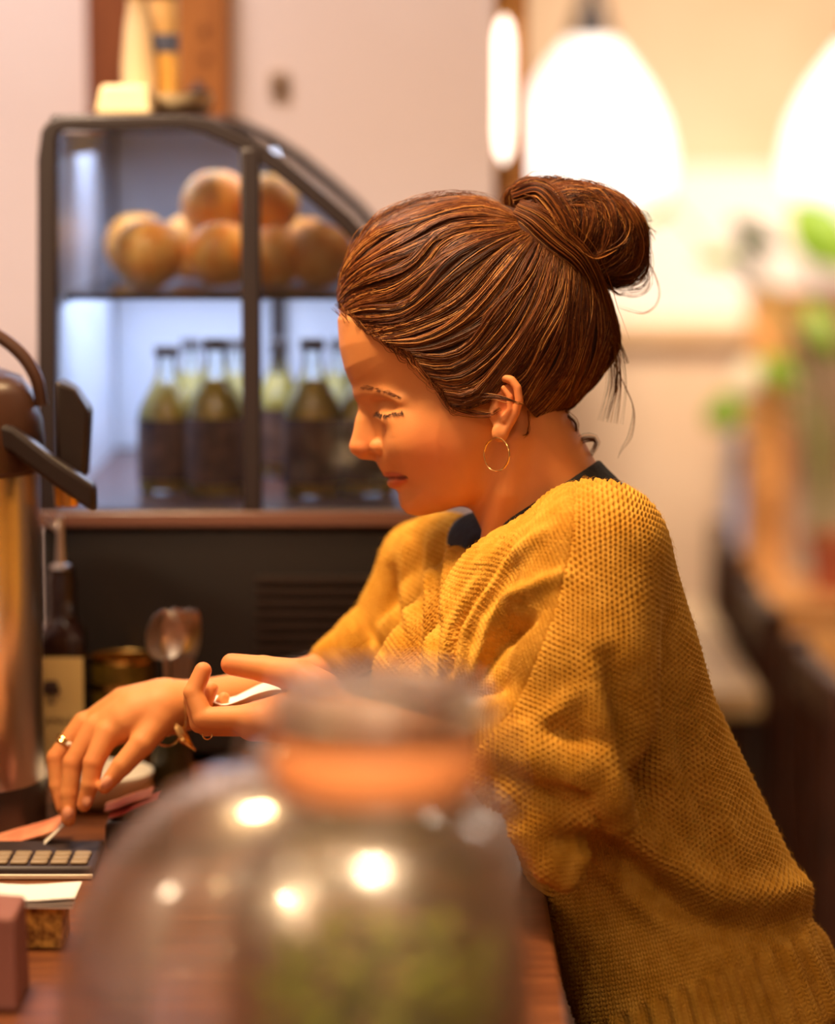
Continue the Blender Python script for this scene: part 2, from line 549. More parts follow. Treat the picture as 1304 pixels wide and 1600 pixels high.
# ------------------------------------------------------------------ display cooler
YS = 0.33; YE = 0.86
pc = lambda px, py, y=YS: (lambda p: (p[0], p[2]))(P(px, py, y))
OUT = [(58,806),(58,250),(64,205),(74,190),(92,184),(180,181),(290,179),(330,188),(385,213),(440,249),(500,298),(548,340),(590,388),(625,450),(650,530),(662,620),(666,720),(668,806)]
INN = [(88,796),(88,250),(88,215),(92,206),(104,204),(180,203),(284,201),(318,209),(372,233),(426,268),(485,316),(532,357),(572,402),(604,460),(628,536),(640,622),(644,720),(646,796)]
cooler = empty('display_cooler', (pc(360, 800)[0], (YS+YE)/2, ZC), 'black framed countertop display cooler with curved glass front, oranges and bottles inside', 'cooler')
def ring_frame(y0, y1):
    m = MB(); n = len(OUT)
    o = [pc(*p) for p in OUT]; i = [pc(*p) for p in INN]
    vs_ = [(x, y0, z) for x, z in o]+[(x, y0, z) for x, z in i]+[(x, y1, z) for x, z in o]+[(x, y1, z) for x, z in i]
    fs_ = []
    for k in range(n):
        j = (k+1) % n
        fs_ += [(k, j, n+j, n+k), (2*n+k, 3*n+k, 3*n+j, 2*n+j), (k, 2*n+k, 2*n+j, j), (n+k, n+j, 3*n+j, 3*n+k)]
    return m.add(vs_, fs_)
ring_frame(YS, YS+0.022).build('side_frame', M_blackmetal, cooler, bevel=0.002)
ring_frame(YE-0.022, YE).build('side_frame', M_blackmetal, cooler, bevel=0.002)
mx0, mz1 = pc(375, 232); mx1, _ = pc(405, 232); _, mz0 = pc(390, 800)
MB().box(mx0, mx1, YS-0.002, YS+0.020, mz0, mz1).build('mullion', M_blackmetal, cooler, bevel=0.002)
MB().box(mx0, mx1, YE-0.022, YE, mz0, mz1-0.01).build('mullion', M_blackmetal, cooler, bevel=0.002)
inn = [pc(*p) for p in INN]
MB().prism(inn, YS+0.008, YS+0.012).build('side_glass', M_pane, cooler, smooth=False)
MB().prism(inn, YE-0.012, YE-0.008).build('side_panel', mat('white_liner', srgb(228,234,246), 0.5), cooler, smooth=False)
# top plate, back wall, curved glass
tl, tr_ = pc(78, 189), pc(300, 181)
MB().box(tl[0], tr_[0], YS+0.004, YE-0.004, tr_[1]-0.008, tr_[1]+0.001).build('top_plate', M_blackmetal, cooler, bevel=0.002)
bl = pc(60, 300); bb = pc(60, 800)
MB().box(bl[0]+0.002, bl[0]+0.012, YS+0.022, YE-0.022, bb[1], tl[1]-0.01).build('sliding_door', mat('white_liner_door', srgb(216,226,244), 0.4), cooler)
m = MB(); cur = [pc(*p) for p in [(a[0]*0.5+b[0]*0.5, a[1]*0.5+b[1]*0.5) for a, b in zip(OUT[6:], INN[6:])]]
n = len(cur)
cu2 = [(x-0.004, z-0.003) for x, z in cur]
vs_ = [(x, YS+0.02, z) for x, z in cur]+[(x, YE-0.02, z) for x, z in cur]+[(x, YS+0.02, z) for x, z in cu2]+[(x, YE-0.02, z) for x, z in cu2]
m.add(vs_, sum([[(k, k+1, n+k+1, n+k), (2*n+k, 3*n+k, 3*n+k+1, 2*n+k+1)] for k in range(n-1)], []))
m.build('curved_glass', M_pane, cooler)
# floor deck, wire/glass shelf, light strip
dk0, dk1 = pc(60, 806), pc(668, 806)
MB().box(dk0[0], dk1[0], YS-0.004, YE, dk0[1]-0.010, dk0[1]+0.004).build('deck', mat('deck_brown', srgb(96,62,52), 0.3), cooler, bevel=0.002)
zsh = P(300, 447, 0.5)[2]
sx0, sx1 = pc(96, 447)[0], pc(600, 447)[0]
MB().box(sx0, sx1-0.02, YS+0.03, YE-0.03, zsh-0.005, zsh).build('shelf', M_pane, cooler, smooth=False)
lx0 = pc(100, 210)[0]; lx1 = pc(280, 210)[0]; lz = pc(180, 206)[1]-0.006
MB().box(lx0, lx1, YS+0.026, YS+0.034, P(180, 199, YS+0.03)[2], P(180, 192, YS+0.03)[2]).build('light_strip', emit('cool_led', (0.62, 0.76, 1.0, 1), 14.0), cooler)
lamp('cooler_led', 'AREA', ((lx0+lx1)/2+0.02, 0.60, lz-0.014), 0.8, (0.66, 0.76, 1.0), 0.16, 0.4, target=((lx0+lx1)/2+0.05, 0.60, 0))
lamp('cooler_led', 'AREA', (pc(330, 470)[0], 0.60, zsh-0.012), 1.3, (0.66, 0.76, 1.0), 0.28, 0.4, target=(pc(330, 470)[0], 0.60, 0))
# machine housing below
h0, h1 = pc(62, 806), pc(664, 806)
MB().box(h0[0], h1[0], YS+0.004, YE-0.006, ZC+0.012, dk0[1]-0.010).build('housing', mat('housing_black', srgb(16,9,9), 0.5), cooler, bevel=0.006)
for fxx in (h0[0]+0.03, h1[0]-0.03):
    for fy in (YS+0.05, YE-0.05):
        MB().lathe([(0.016, ZC+0.0005), (0.018, ZC+0.004), (0.014, ZC+0.014)], 16, (fxx, fy, 0)).build('foot', M_blackplastic, cooler)
g0, g1 = pc(398, 905), pc(600, 1030)
for k in range(8):
    zz = g0[1]+(g1[1]-g0[1])*k/7
    MB().box(g0[0], g1[0], YS-0.003, YS+0.006, zz-0.0022, zz+0.0022).build('vent_slat', M_blackplastic, cooler)

# ------------------------------------------------------------------ oranges in the cooler
M_orange = noisy(mat('orange_peel', srgb(252,168,60), 0.5), srgb(250,154,44), srgb(254,186,84), 60, 3, 0.35)
def orange(px, py, rp, y, label, z=None):
    s = S(y, py); r = rp/s
    c = P(px, py, y); zc = z if z is not None else zsh+r*0.97
    o = empty('orange', (c[0], y, zc-r*0.97), label, 'orange', 'oranges on the glass shelf of the cooler')
    prof = []
    for k in range(17):
        a = -math.pi/2+math.pi*k/16
        dent = 0.06*r*math.exp(-((abs(a)-math.pi/2)/0.22)**2)
        prof.append((max(r*math.cos(a), 0.0006), math.sin(a)*(r*0.97-dent)))
    b = MB().lathe(prof, 28, (c[0], y, zc)).build('peel', M_orange, o)
    MB().lathe([(0.0035, -0.001), (0.003, 0.001), (0.001, 0.002)], 8, (c[0], y, zc+r*0.91)).build('stem_button', mat('stem_green', srgb(110,110,40), 0.7), o)
    return o, c[0], y, zc, r
orange(232, 392, 56, 0.46, 'lone pale orange leftmost at the front of the cooler shelf')
orange(345, 396, 54, 0.47, 'orange on the shelf just left of the black mullion')
orange(428, 392, 50, 0.47, 'orange on the shelf just right of the black mullion')
orange(500, 392, 52, 0.47, 'orange on the shelf closest to the forehead of the woman')
orange(215, 392, 52, 0.66, 'orange at the back of the shelf behind the lone leftmost one')
orange(300, 392, 54, 0.60, 'orange in the second row of the shelf left of the mullion')
orange(398, 392, 52, 0.60, 'orange in the second row right behind the mullion')
orange(475, 392, 52, 0.60, 'orange in the second row near the curved glass')
z2 = zsh+0.076
orange(338, 300, 56, 0.535, 'top orange of the heap left of the mullion', z2)
orange(418, 300, 50, 0.535, 'top orange of the heap right of the mullion', z2)

# ------------------------------------------------------------------ juice bottles in the cooler
M_clear = glass_mat('bottle_glass', (0.95, 0.98, 0.96, 1), 1.5)
M_juice = mat('yellow_juice', srgb(246,214,86), 0.25)
M_cap = mat('bottle_cap', srgb(40,26,24), 0.4)
M_label = noisy(mat('bottle_label', srgb(74,44,34), 0.6), srgb(58,34,28), srgb(110,74,54), 70, 3)
zdk = dk0[1]+0.004
def juice_bottle(px, y, wpx, toppy, label):
    s = S(y, 700); c = P(px, 700, y); R = wpx/2/s; H = P(px, toppy, y)[2]-zdk
    t = empty('juice_bottle', (c[0], y, zdk), label, 'bottle', 'small juice bottles on the cooler deck')
    cc = (c[0], y, zdk)
    prof = [(R*0.9, 0.0005), (R, 0.006), (R, H*0.52), (R*0.94, H*0.58), (R*0.62, H*0.70), (R*0.40, H*0.79), (R*0.34, H*0.86), (R*0.34, H*0.935)]
    MB().lathe(prof, 28, cc).build('glass', M_clear, t)
    k = 0.95
    MB().lathe([(R*0.86, 0.004), (R*k-0.0005, 0.008), (R*k-0.0005, H*0.52), (R*0.88, H*0.58), (R*0.57, H*0.70), (R*0.44, H*0.745)], 28, cc).build('juice', M_juice, t)
    MB().lathe([(R+0.0006, H*0.10), (R+0.0007, H*0.11), (R+0.0007, H*0.50), (R+0.0006, H*0.51)], 28, cc, False, False).build('label', M_label, t)
    MB().lathe([(R*0.40, H*0.925), (R*0.43, H*0.93), (R*0.43, H*0.985), (R*0.38, H)], 20, cc).build('cap', M_cap, t)
    return t
juice_bottle(338, 0.43, 94, 528, 'yellow juice bottle with dark label just left of the mullion')
juice_bottle(262, 0.47, 92, 540, 'yellow juice bottle standing leftmost in the cooler')
juice_bottle(488, 0.43, 90, 528, 'yellow juice bottle with dark label right of the mullion')
juice_bottle(572, 0.45, 90, 532, 'yellow juice bottle in front of her nose')
juice_bottle(436, 0.60, 76, 530, 'yellow juice bottle behind, between mullion and the front right bottle')
juice_bottle(300, 0.62, 76, 530, 'yellow juice bottle in the back row at the left')
juice_bottle(368, 0.61, 74, 530, 'yellow juice bottle in the back row half behind the mullion')
juice_bottle(530, 0.62, 76, 530, 'yellow juice bottle in the back row before the curved glass')

# ------------------------------------------------------------------ on top of the cooler
ztop = tr_[1]+0.0015
M_ceram = mat('cream_ceramic', srgb(222,196,156), 0.55)
def topx(px, y): return P(px, 170, y)[0]
yv = 0.50
bw = MB(); c = P(198, 150, yv); s = S(yv, 150)
b0 = MB().add(*(lambda w0, w1, h, d: ([(-w0,-d,0),(w0,-d,0),(w0,d,0),(-w0,d,0),(-w1,-d*0.9,h),(w1,-d*0.9,h),(w1,d*0.9,h),(-w1,d*0.9,h)],
     [(0,3,2,1),(4,5,6,7),(0,1,5,4),(1,2,6,5),(2,3,7,6),(3,0,4,7)]))(45/s, 36/s, 46/s, 0.03))
o = b0.build('ceramic_box', M_ceram, bevel=0.004); o.location = (c[0], yv, ztop)
tag(o, 'cream ceramic block with sloping sides on the cooler top, left of the round dish', 'box')
c = P(262, 160, 0.56)
o = MB().lathe([(0.022, 0.0), (0.034, 0.004), (0.042, 0.014), (0.044, 0.020), (0.041, 0.019), (0.03, 0.008), (0.002, 0.006)], 36).build('dish', M_ceram)
o.location = (c[0], 0.56, ztop); tag(o, 'shallow cream ceramic dish on the cooler top', 'dish')
vase = empty('bud_vase', (P(216, 100, 0.59)[0], 0.59, ztop+0.0005), 'tall slim cream vase with dried stems on the cooler', 'vase')
vx = vase.location.x
MB().lathe([(0.014, 0), (0.017, 0.004), (0.016, 0.05), (0.013, 0.085), (0.010, 0.105), (0.011, 0.110), (0.008, 0.108), (0.007, 0.09)], 28, (vx, 0.59, ztop+0.0005), True, True).build('body', M_ceram, vase)
M_straw = mat('dried_stem', srgb(210,170,110), 0.8)
for k in range(7):
    a = -0.9+k*0.28
    pts = [(vx, 0.59, ztop+0.09)]
    for q in range(1, 6):
        pts.append((vx+a*0.016*q*q/4-0.003*q, 0.59+0.01*math.sin(k*2+q*0.3), ztop+0.09+0.028*q))
    MB().tube(pts, [0.0012, 0.0012, 0.0014, 0.002, 0.0032, 0.001], 6).build('dried_stem', M_straw, vase)
tin = empty('drink_tin', (P(256, 120, 0.62)[0], 0.62, ztop+0.0005), 'small printed tin with cream lid on the cooler behind the dish', 'tin')
tx = tin.location.x
for nm, mt_, z0, z1, r in (('body', mat('tin_print_yellow', srgb(226,176,92), 0.4), 0.020, 0.060, 0.0150), ('base', M_ceram, 0.0, 0.020, 0.0165), ('blue_band', mat('tin_print_blue', srgb(86,96,128), 0.4), 0.060, 0.078, 0.0152),
                       ('upper_body', mat('tin_print_cream', srgb(230,190,130), 0.4), 0.078, 0.112, 0.0150), ('lid', mat('tin_lid', srgb(120,50,34), 0.4), 0.112, 0.122, 0.0158)):
    MB().lathe([(r*0.97, z0), (r, z0+0.002), (r, z1-0.002), (r*0.97, z1)], 24, (tx, 0.62, ztop+0.0005)).build(nm, mt_, tin)
c = P(329, 162, 0.66)
o = MB().lathe([(0.004, 0), (0.012, 0.004), (0.0145, 0.014), (0.012, 0.024), (0.005, 0.029), (0.003, 0.034), (0.001, 0.034)], 24).build('dark_knob', mat('dark_clay', srgb(58,26,18), 0.5))
zk = pc(322, 186)[1]
o.location = (c[0]-0.012, 0.66, ztop); tag(o, 'small round dark clay pot at the end of the cooler top', 'pot')

# ------------------------------------------------------------------ wall: planks and a switch plate
brd = empty('wooden_board', (P(245, 100, 1.045)[0], 1.045, P(245, 330, 1.045)[2]), 'brown wooden board hung on the cream wall above the cooler', 'board')
z0, z1 = P(245, 420, 1.04)[2], P(245, -60, 1.04)[2]
for i, (a, b, cA, cB) in enumerate([(136, 205, (118,58,20), (150,80,34)), (207, 355, (158,90,34), (196,122,52))]):
    mm = noisy(mat('plank_%d' % i, srgb(*cA), 0.6), srgb(*cA), srgb(*cB), 9, 5, 0.2, (6, 6, 0.7))
    MB().box(P(a, 100, 1.03)[0], P(b, 100, 1.03)[0], 1.026, 1.049, z0, z1).build('plank', mm, brd, bevel=0.002)
for (px, py, r) in ((318, 48, 0.006), (322, 92, 0.005)):
    c = P(px, py, 1.026)
    MB().lathe([(r, 0), (r*0.8, 0.0015)], 14).build('knot', mat('knot_brown', srgb(120,64,24), 0.6), brd)
    k_ = bpy.context.scene.collection.objects[-1]
    k_.matrix_parent_inverse = Matrix.Identity(4); k_.rotation_euler = (math.pi/2, 0, 0)
    k_.location = Vector(c)-brd.location
c = P(436, 132, 1.05)
sp_ = empty('switch_plate', (c[0], 1.05, c[2]-0.014), 'small grey switch plate on the cream wall', 'switch')
MB().box(c[0]-0.011, c[0]+0.011, 1.044, 1.0498, c[2]-0.014, c[2]+0.014).build('plate', mat('switch_grey', srgb(170,140,112), 0.5), sp_, bevel=0.002)
MB().box(c[0]-0.005, c[0]+0.005, 1.040, 1.0442, c[2]-0.007, c[2]+0.009).build('rocker', mat('switch_rocker', srgb(120,92,70), 0.5), sp_, bevel=0.001)

# ------------------------------------------------------------------ pump thermos at the left edge
yt = 0.10; s = S(yt, 1000); cx = P(-78, 1000, yt)[0]; tr0 = 146/s
z = lambda py: P(0, py, yt)[2]
th = empty('pump_thermos', (cx, yt, ZC), 'stainless steel pump thermos with dark top and carrying handle at the left edge', 'thermos')
tc_ = (cx, yt, 0)
MB().lathe([(tr0*0.96, ZC+0.0005), (tr0*1.0, ZC+0.004), (tr0*1.0, z(1222)), (tr0*0.985, z(1214))], 56, tc_).build('base_ring', M_blackplastic, th)
MB().lathe([(tr0*0.985, z(1214)), (tr0*0.985, z(735))], 56, tc_, False, False).build('steel_body', M_steel, th)
M_brownplastic = mat('brown_plastic', srgb(74,48,36), 0.3)
MB().lathe([(tr0*0.985, z(736)), (tr0*1.03, z(728)), (tr0*1.04, z(690)), (tr0*1.02, z(655)), (tr0*0.98, z(640)), (tr0*0.93, z(612)), (tr0*0.80, z(588)), (tr0*0.55, z(574)), (tr0*0.2, z(570)), (0.001, z(569))], 56, tc_).build('lid', M_brownplastic, th)
# carrying handle
hp = [(cx+tr0*1.03, yt-0.004, z(632)), (cx+tr0*0.98, yt-0.006, z(590)), (cx+tr0*0.82, yt-0.006, z(552)), (cx+tr0*0.55, yt-0.006, z(522)), (cx+tr0*0.2, yt-0.006, z(510)), (cx-tr0*0.3, yt-0.006, z(512)), (cx-tr0*0.8, yt-0.006, z(545)), (cx-tr0*1.03, yt-0.004, z(632))]
MB().tube([tuple(q) for q in smooth_curve(hp, 40)], 0.0055, 10).build('carry_handle', M_brownplastic, th)
# pouring spout housing, spout lever and nozzle
q0, q1 = P(92, 600, yt)[0], P(142, 600, yt)[0]
MB().add([(q0, yt-0.022, z(745)), (q1-0.004, yt-0.018, z(745)), (q1, yt-0.018, z(640)), (q1-0.012, yt-0.018, z(604)), (q0, yt-0.022, z(592)),
          (q0, yt+0.022, z(745)), (q1-0.004, yt+0.018, z(745)), (q1, yt+0.018, z(640)), (q1-0.012, yt+0.018, z(604)), (q0, yt+0.022, z(592))],
         [(0,1,2,3,4), (9,8,7,6,5), (0,5,6,1), (1,6,7,2), (2,7,8,3), (3,8,9,4), (4,9,5,0)]).build('spout_housing', M_blackplastic, th, bevel=0.003)
l0, l1 = P(-20, 680, yt)[0], P(152, 790, yt)[0]
yl = yt-tr0*0.62
LV = [(-40, 672), (20, 688), (80, 734), (150, 782)]
m = MB(); vs_ = []; 
for (px, py) in LV:
    for (dy, dz) in ((-0.010, -0.010), (0.014, -0.010), (0.014, 0.012), (-0.010, 0.012)):
        p = P(px, py, yl); vs_.append((p[0], p[1]+dy, p[2]+dz))
fs_ = [(3,2,1,0), (12,13,14,15)]
for k in range(3):
    for j in range(4):
        fs_.append((k*4+j, k*4+(j+1) % 4, (k+1)*4+(j+1) % 4, (k+1)*4+j))
m.add(vs_, fs_).build('spout_lever', M_blackplastic, th, bevel=0.004)
MB().lathe([(0.010, z(790)), (0.011, z(760)), (0.012, z(726))], 20, (P(104, 760, yt)[0], yt, 0)).build('nozzle', M_brass, th)

# ------------------------------------------------------------------ oil bottle with pourer
yb = 0.262; s = S(yb, 1080); c = P(100, 1080, yb); zz = lambda py: P(100, py, yb)[2]
M_oil = mat('dark_bottle', srgb(30,14,12), 0.12)
ob = empty('oil_bottle', (c[0], yb, ZC), 'dark square oil bottle with cream tree label and metal pourer', 'bottle')
w = 35.5/s
def sq(hw, zv, rc=0.35, n=6):
    pts = []
    for (sx, sy, a0) in ((1,1,0), (-1,1,90), (-1,-1,180), (1,-1,270)):
        for k in range(n):
            a = math.radians(a0+90*k/(n-1)); r = hw*rc
            pts.append((c[0]+sx*(hw-r)+r*math.cos(a), yb+sy*(hw-r)+r*math.sin(a), zv))
    return pts
secs = [(w*0.95, ZC+0.0005, .3), (w, ZC+0.004, .3), (w, zz(1000), .3), (w*0.97, zz(990), .4), (w*0.86, zz(980), .7), (w*0.68, zz(968), 1), (w*0.62, zz(955), 1), (w*0.62, zz(905), 1), (w*0.56, zz(900), 1), (w*0.56, zz(888), 1)]
m = MB(); vs_ = sum([sq(a, b, r) for a, b, r in secs], []); n = 24
fs_ = [tuple(range(n-1, -1, -1)), tuple((len(secs)-1)*n+k for k in range(n))]
for i in range(len(secs)-1):
    for k in range(n): fs_.append((i*n+k, i*n+(k+1) % n, (i+1)*n+(k+1) % n, (i+1)*n+k))
m.add(vs_, fs_).build('glass', M_oil, ob)
lb = MB().box(c[0]-w*0.97, c[0]+w*0.97, yb-w-0.0008, yb-w-0.0001, zz(1250), zz(1021)).build('label', noisy(mat('cream_label', srgb(206,176,116), 0.6), srgb(196,164,104), srgb(214,184,124), 8, 2), ob)
M_ink = mat('label_ink', srgb(52,30,24), 0.7)
yk = yb-w-0.0014
m = MB()
for (dx, dz, r) in ((0, 0, 10), (-8, 3, 7), (8, 3, 7), (-4, -6, 7), (5, -6, 7)):
    p = P(79+dx, 1076+dz, yk)
    vs_ = [(p[0]+r/s*math.cos(2*math.pi*k/14), yk-0.00003*len(m.f), p[2]+r/s*math.sin(2*math.pi*k/14)) for k in range(14)]
    m.add(vs_+[(a, yk+0.0006, b) for a, _, b in vs_], [tuple(range(14))]+[(k, (k+1) % 14, 14+(k+1) % 14, 14+k) for k in range(14)])
p0, p1 = P(77, 1098, yk), P(81, 1080, yk)
m.box(p0[0], p1[0], yk, yk+0.0006, p0[2], p1[2])
p0, p1 = P(73, 1100, yk), P(86, 1097, yk)
m.box(p0[0], p1[0], yk, yk+0.0006, p0[2], p1[2])
put(m.build('tree_emblem', M_ink, None, smooth=False), ob)
def text_mesh(txt, size, loc, material, parent, name):
    cu = bpy.data.curves.new(name, 'FONT'); cu.body = txt; cu.size = size; cu.extrude = 0.0002; cu.align_x = 'CENTER'
    o = bpy.data.objects.new(name+'_tmp', cu); COL.objects.link(o)
    bpy.context.view_layer.update()
    me = bpy.data.meshes.new_from_object(o.evaluated_get(bpy.context.evaluated_depsgraph_get()))
    bpy.data.objects.remove(o)
    o = bpy.data.objects.new(name, me); COL.objects.link(o)
    me.materials.clear(); me.materials.append(material)
    o.rotation_euler = (math.pi/2, 0, 0); o.location = loc
    o.parent = parent; o.matrix_parent_inverse = Matrix.Translation(parent.location).inverted()
    return o
p = P(88, 1131, yk)
text_mesh('ARMALE', 14/s, (p[0], yk+0.0003, p[2]), M_ink, ob, 'lettering')
MB().lathe([(0.0085, zz(891)), (0.0095, zz(887)), (0.0085, zz(882)), (0.0045, zz(880)), (0.0034, zz(850)), (0.0028, zz(815)), (0.0024, zz(806))], 20, (c[0]-0.001, yb, 0)).build('pourer', M_steel, ob)
MB().tube([(c[0]-0.003, yb, zz(828)), (c[0]-0.012, yb, zz(816)), (c[0]-0.016, yb, zz(806))], 0.0022, 8).build('spout_tip', M_steel, ob)

# ------------------------------------------------------------------ open tin, spoon jar, bowl
yc = 0.282; s = S(yc, 1050); c = P(192, 1050, yc); zt = P(192, 1024, yc)[2]
M_tin = noisy(mat('green_tin', srgb(92,72,22), 0.35, 0.5), srgb(70,52,16), srgb(132,102,34), 26, 3)
can = empty('open_tin', (c[0], yc, ZC), 'open green and gold tin behind the reaching hand', 'tin')
R = 51/s
MB().lathe([(R*0.98, ZC+0.0005), (R, ZC+0.003), (R, zt-0.004)], 40, (c[0], yc, 0), True, False).build('wall', M_tin, can)
MB().lathe([(R, zt-0.004), (R*1.03, zt-0.002), (R*1.02, zt), (R*0.97, zt-0.001), (R*0.96, zt-0.012), (R*0.96, ZC+0.02), (0.001, ZC+0.02)], 40, (c[0], yc, 0), False, False).build('gold_rim', M_brass, can)
MB().lathe([(R*1.002, P(192, 1075, yc)[2]), (R*1.012, P(192, 1069, yc)[2]), (R*1.002, P(192, 1063, yc)[2])], 40, (c[0], yc, 0), False, False).build('bead', M_brass, can)

yj = 0.203; s = S(yj, 1150); c = P(268, 1150, yj); zt = P(268, 1082, yj)[2]
M_dkglass = mat('dark_green_glass', srgb(44,40,20), 0.1)
sj = empty('utensil_jar', (c[0], yj, ZC), 'dark green glass jar behind the wrist holding spoons', 'jar')
R = 31/s
MB().lathe([(R*0.92, ZC+0.0005), (R, ZC+0.005), (R, zt-0.003), (R*0.98, zt), (R*0.92, zt-0.001), (R*0.90, ZC+0.008), (0.001, ZC+0.008)], 32, (c[0], yj, 0), True, False).build('glass', M_dkglass, sj)
def spoon(px, py, y, ang, yaw, label):
    top = P(px, py, y)
    t = empty('spoon', (c[0]+(top[0]-c[0])*0.15, yj+0.2*(y-yj), ZC+0.0085), label, 'spoon', 'spoons in the utensil jar')
    b = Vector(t.location); L = Vector(top)-b; n = L.normalized()
    side = Vector((math.cos(yaw), math.sin(yaw), 0)); side = (side-n*side.dot(n)).normalized(); nor = n.cross(side)
    # bowl of the spoon
    m = MB(); vs_ = []; fs_ = []
    nu, nv = 13, 9
    lb_ = 0.046; wb_ = 0.0165
    cen = b+n*(L.length-lb_*0.5)
    for layer in (0, 1):
        for i in range(nu):
            u = -1+2*i/(nu-1); ww = wb_*math.sqrt(max(1-u*u, 0.0))*(1-0.15*u)+0.0006
            for j in range(nv):
                v = -1+2*j/(nv-1)
                dep = 0.008*(1-u*u)*(1-v*v)
                vs_.append(cen+n*(u*lb_*0.5)+side*(v*ww)+nor*(dep+0.0009*layer))
    N_ = nu*nv
    for i in range(nu-1):
        for j in range(nv-1):
            q = i*nv+j
            fs_ += [(q, q+1, q+nv+1, q+nv), (N_+q, N_+q+nv, N_+q+nv+1, N_+q+1)]
    for i in range(nu-1):
        for j in (0, nv-1):
            q = i*nv+j; fs_.append((q, q+nv, N_+q+nv, N_+q))
    m.add(vs_, fs_).build('bowl', M_steel, t)
    pts = [b+n*(L.length*k/8.0)*((L.length-lb_*0.92)/L.length) for k in range(9)]
    MB().tube(pts, [0.003, 0.0034, 0.003, 0.0026, 0.0024, 0.0022, 0.0022, 0.0024, 0.003], 8).build('handle', M_steel, t)
    return t
for i, (px, py, y, yaw) in enumerate([(256, 952, 0.183, 0.45), (273, 949, 0.195, 0.95), (285, 951, 0.207, 1.1), (296, 950, 0.219, 1.2), (306, 952, 0.231, 1.25)]):
    spoon(px, py, y, 0, yaw, ['leftmost steel spoon standing in the utensil jar', 'second steel spoon from the left in the utensil jar', 'middle steel spoon in the utensil jar', 'fourth steel spoon from the left in the utensil jar', 'rightmost steel spoon in the utensil jar'][i])

yw = 0.178; s = S(yw, 1230); c = P(152, 1230, yw); R = 88/s; zt = P(148, 1204, yw)[2]
bowl = MB().lathe([(R*0.45, ZC+0.0005), (R*0.55, ZC+0.001), (R*0.80, ZC+(zt-ZC)*0.35), (R*0.95, ZC+(zt-ZC)*0.7), (R, zt-0.002), (R*0.99, zt), (R*0.95, zt-0.001), (R*0.90, ZC+(zt-ZC)*0.7), (R*0.74, ZC+(zt-ZC)*0.38), (R*0.4, ZC+0.008), (0.001, ZC+0.007)], 44, (c[0], yw, 0), True, False).build('bowl', mat('white_porcelain', srgb(236,222,196), 0.3), loc=(c[0], yw, ZC))
tag(bowl, 'small white porcelain bowl behind the reaching hand', 'bowl')

# ------------------------------------------------------------------ till keyboard, notes, receipt
ky0, ky1 = -0.075, 0.012
kx1 = P(146, 1360, ky0)[0]
kb = empty('till_keyboard', (kx1-0.1, (ky0+ky1)/2, ZC), 'low till keyboard with pale keys and one red key under her hand', 'keyboard')
MB().box(kx1-0.20, kx1, ky0, ky1, ZC+0.0005, ZC+0.010).build('tray', mat('keyboard_dark', srgb(52,40,42), 0.5), kb, bevel=0.003)
MB().box(kx1-0.20, kx1, ky0-0.003, ky0-0.0002, ZC+0.0005, ZC+0.0045).build('front_edge', mat('keyboard_edge', srgb(232,214,190), 0.5), kb, bevel=0.001)
M_key = mat('key_cream', srgb(150,130,104), 0.5); M_red = mat('key_red', srgb(200,70,58), 0.5)
for r_ in range(3):
    for k in range(12):
        xk = kx1-0.012-0.0155*k; y_ = ky0+0.010+0.013*r_
        red = (r_ == 0 and 8 <= k <= 9)
        MB().box(xk-0.0066, xk+0.0066, y_-0.005, y_+0.005, ZC+0.0095, ZC+0.0130).build('key', M_red if red else M_key, kb, bevel=0.0015)

def sheet(name, grid, th_, material, label, cat, loc=None):
    """thin curved sheet from a grid of world points, with real thickness"""
    G = np.array(grid, float); nu, nv, _ = G.shape
    du = np.gradient(G, axis=0); dv = np.gradient(G, axis=1)
    N = np.cross(du, dv); N /= np.linalg.norm(N, axis=2, keepdims=True)+1e-9
    vs_ = list((G+N*th_/2).reshape(-1, 3))+list((G-N*th_/2).reshape(-1, 3)); M_ = nu*nv; fs_ = []
    for i in range(nu-1):
        for j in range(nv-1):
            q = i*nv+j; fs_ += [(q, q+1, q+nv+1, q+nv), (M_+q, M_+q+nv, M_+q+nv+1, M_+q+1)]
    for i in range(nu-1):
        for j in (0, nv-1):
            q = i*nv+j; fs_.append((q, q+nv, M_+q+nv, M_+q))
    for j in range(nv-1):
        for i in (0, nu-1):
            q = i*nv+j; fs_.append((q, q+1, M_+q+1, M_+q))
    o = MB().add(vs_, fs_).build(name, material)
    if label: tag(o, label, cat)
    return o
def curve_sheet(path, width, yc, n=16, m=9, bow=0.0):
    """path: pixels of the middle line at depth yc, swept along y by width"""
    c = smooth_curve(path, n); g = []
    for (px, py) in c:
        row = []
        for j in range(m):
            t = -0.5+j/(m-1)
            p = P(px, py, yc)
            row.append((p[0], yc+t*width, p[2]+bow*(1-4*t*t)))
        g.append(row)
    return g
M_note = noisy(mat('pink_note', srgb(226,128,96), 0.7), srgb(214,112,84), srgb(238,160,126), 40, 3)
M_paper = mat('white_paper', srgb(248,242,234), 0.7)
sheet('banknote', curve_sheet([(-60,1316),(-10,1314),(40,1302),(75,1292),(104,1280)], 0.05, 0.035, bow=0.004), 0.0006, M_note, 'pink banknote pinched under her fingertips', 'banknote')
sheet('paper_slip', curve_sheet([(58,1326),(80,1306),(100,1286),(112,1276)], 0.03, 0.012, bow=0.001), 0.0005, M_paper, 'small white slip of paper under her fingertips', 'paper')
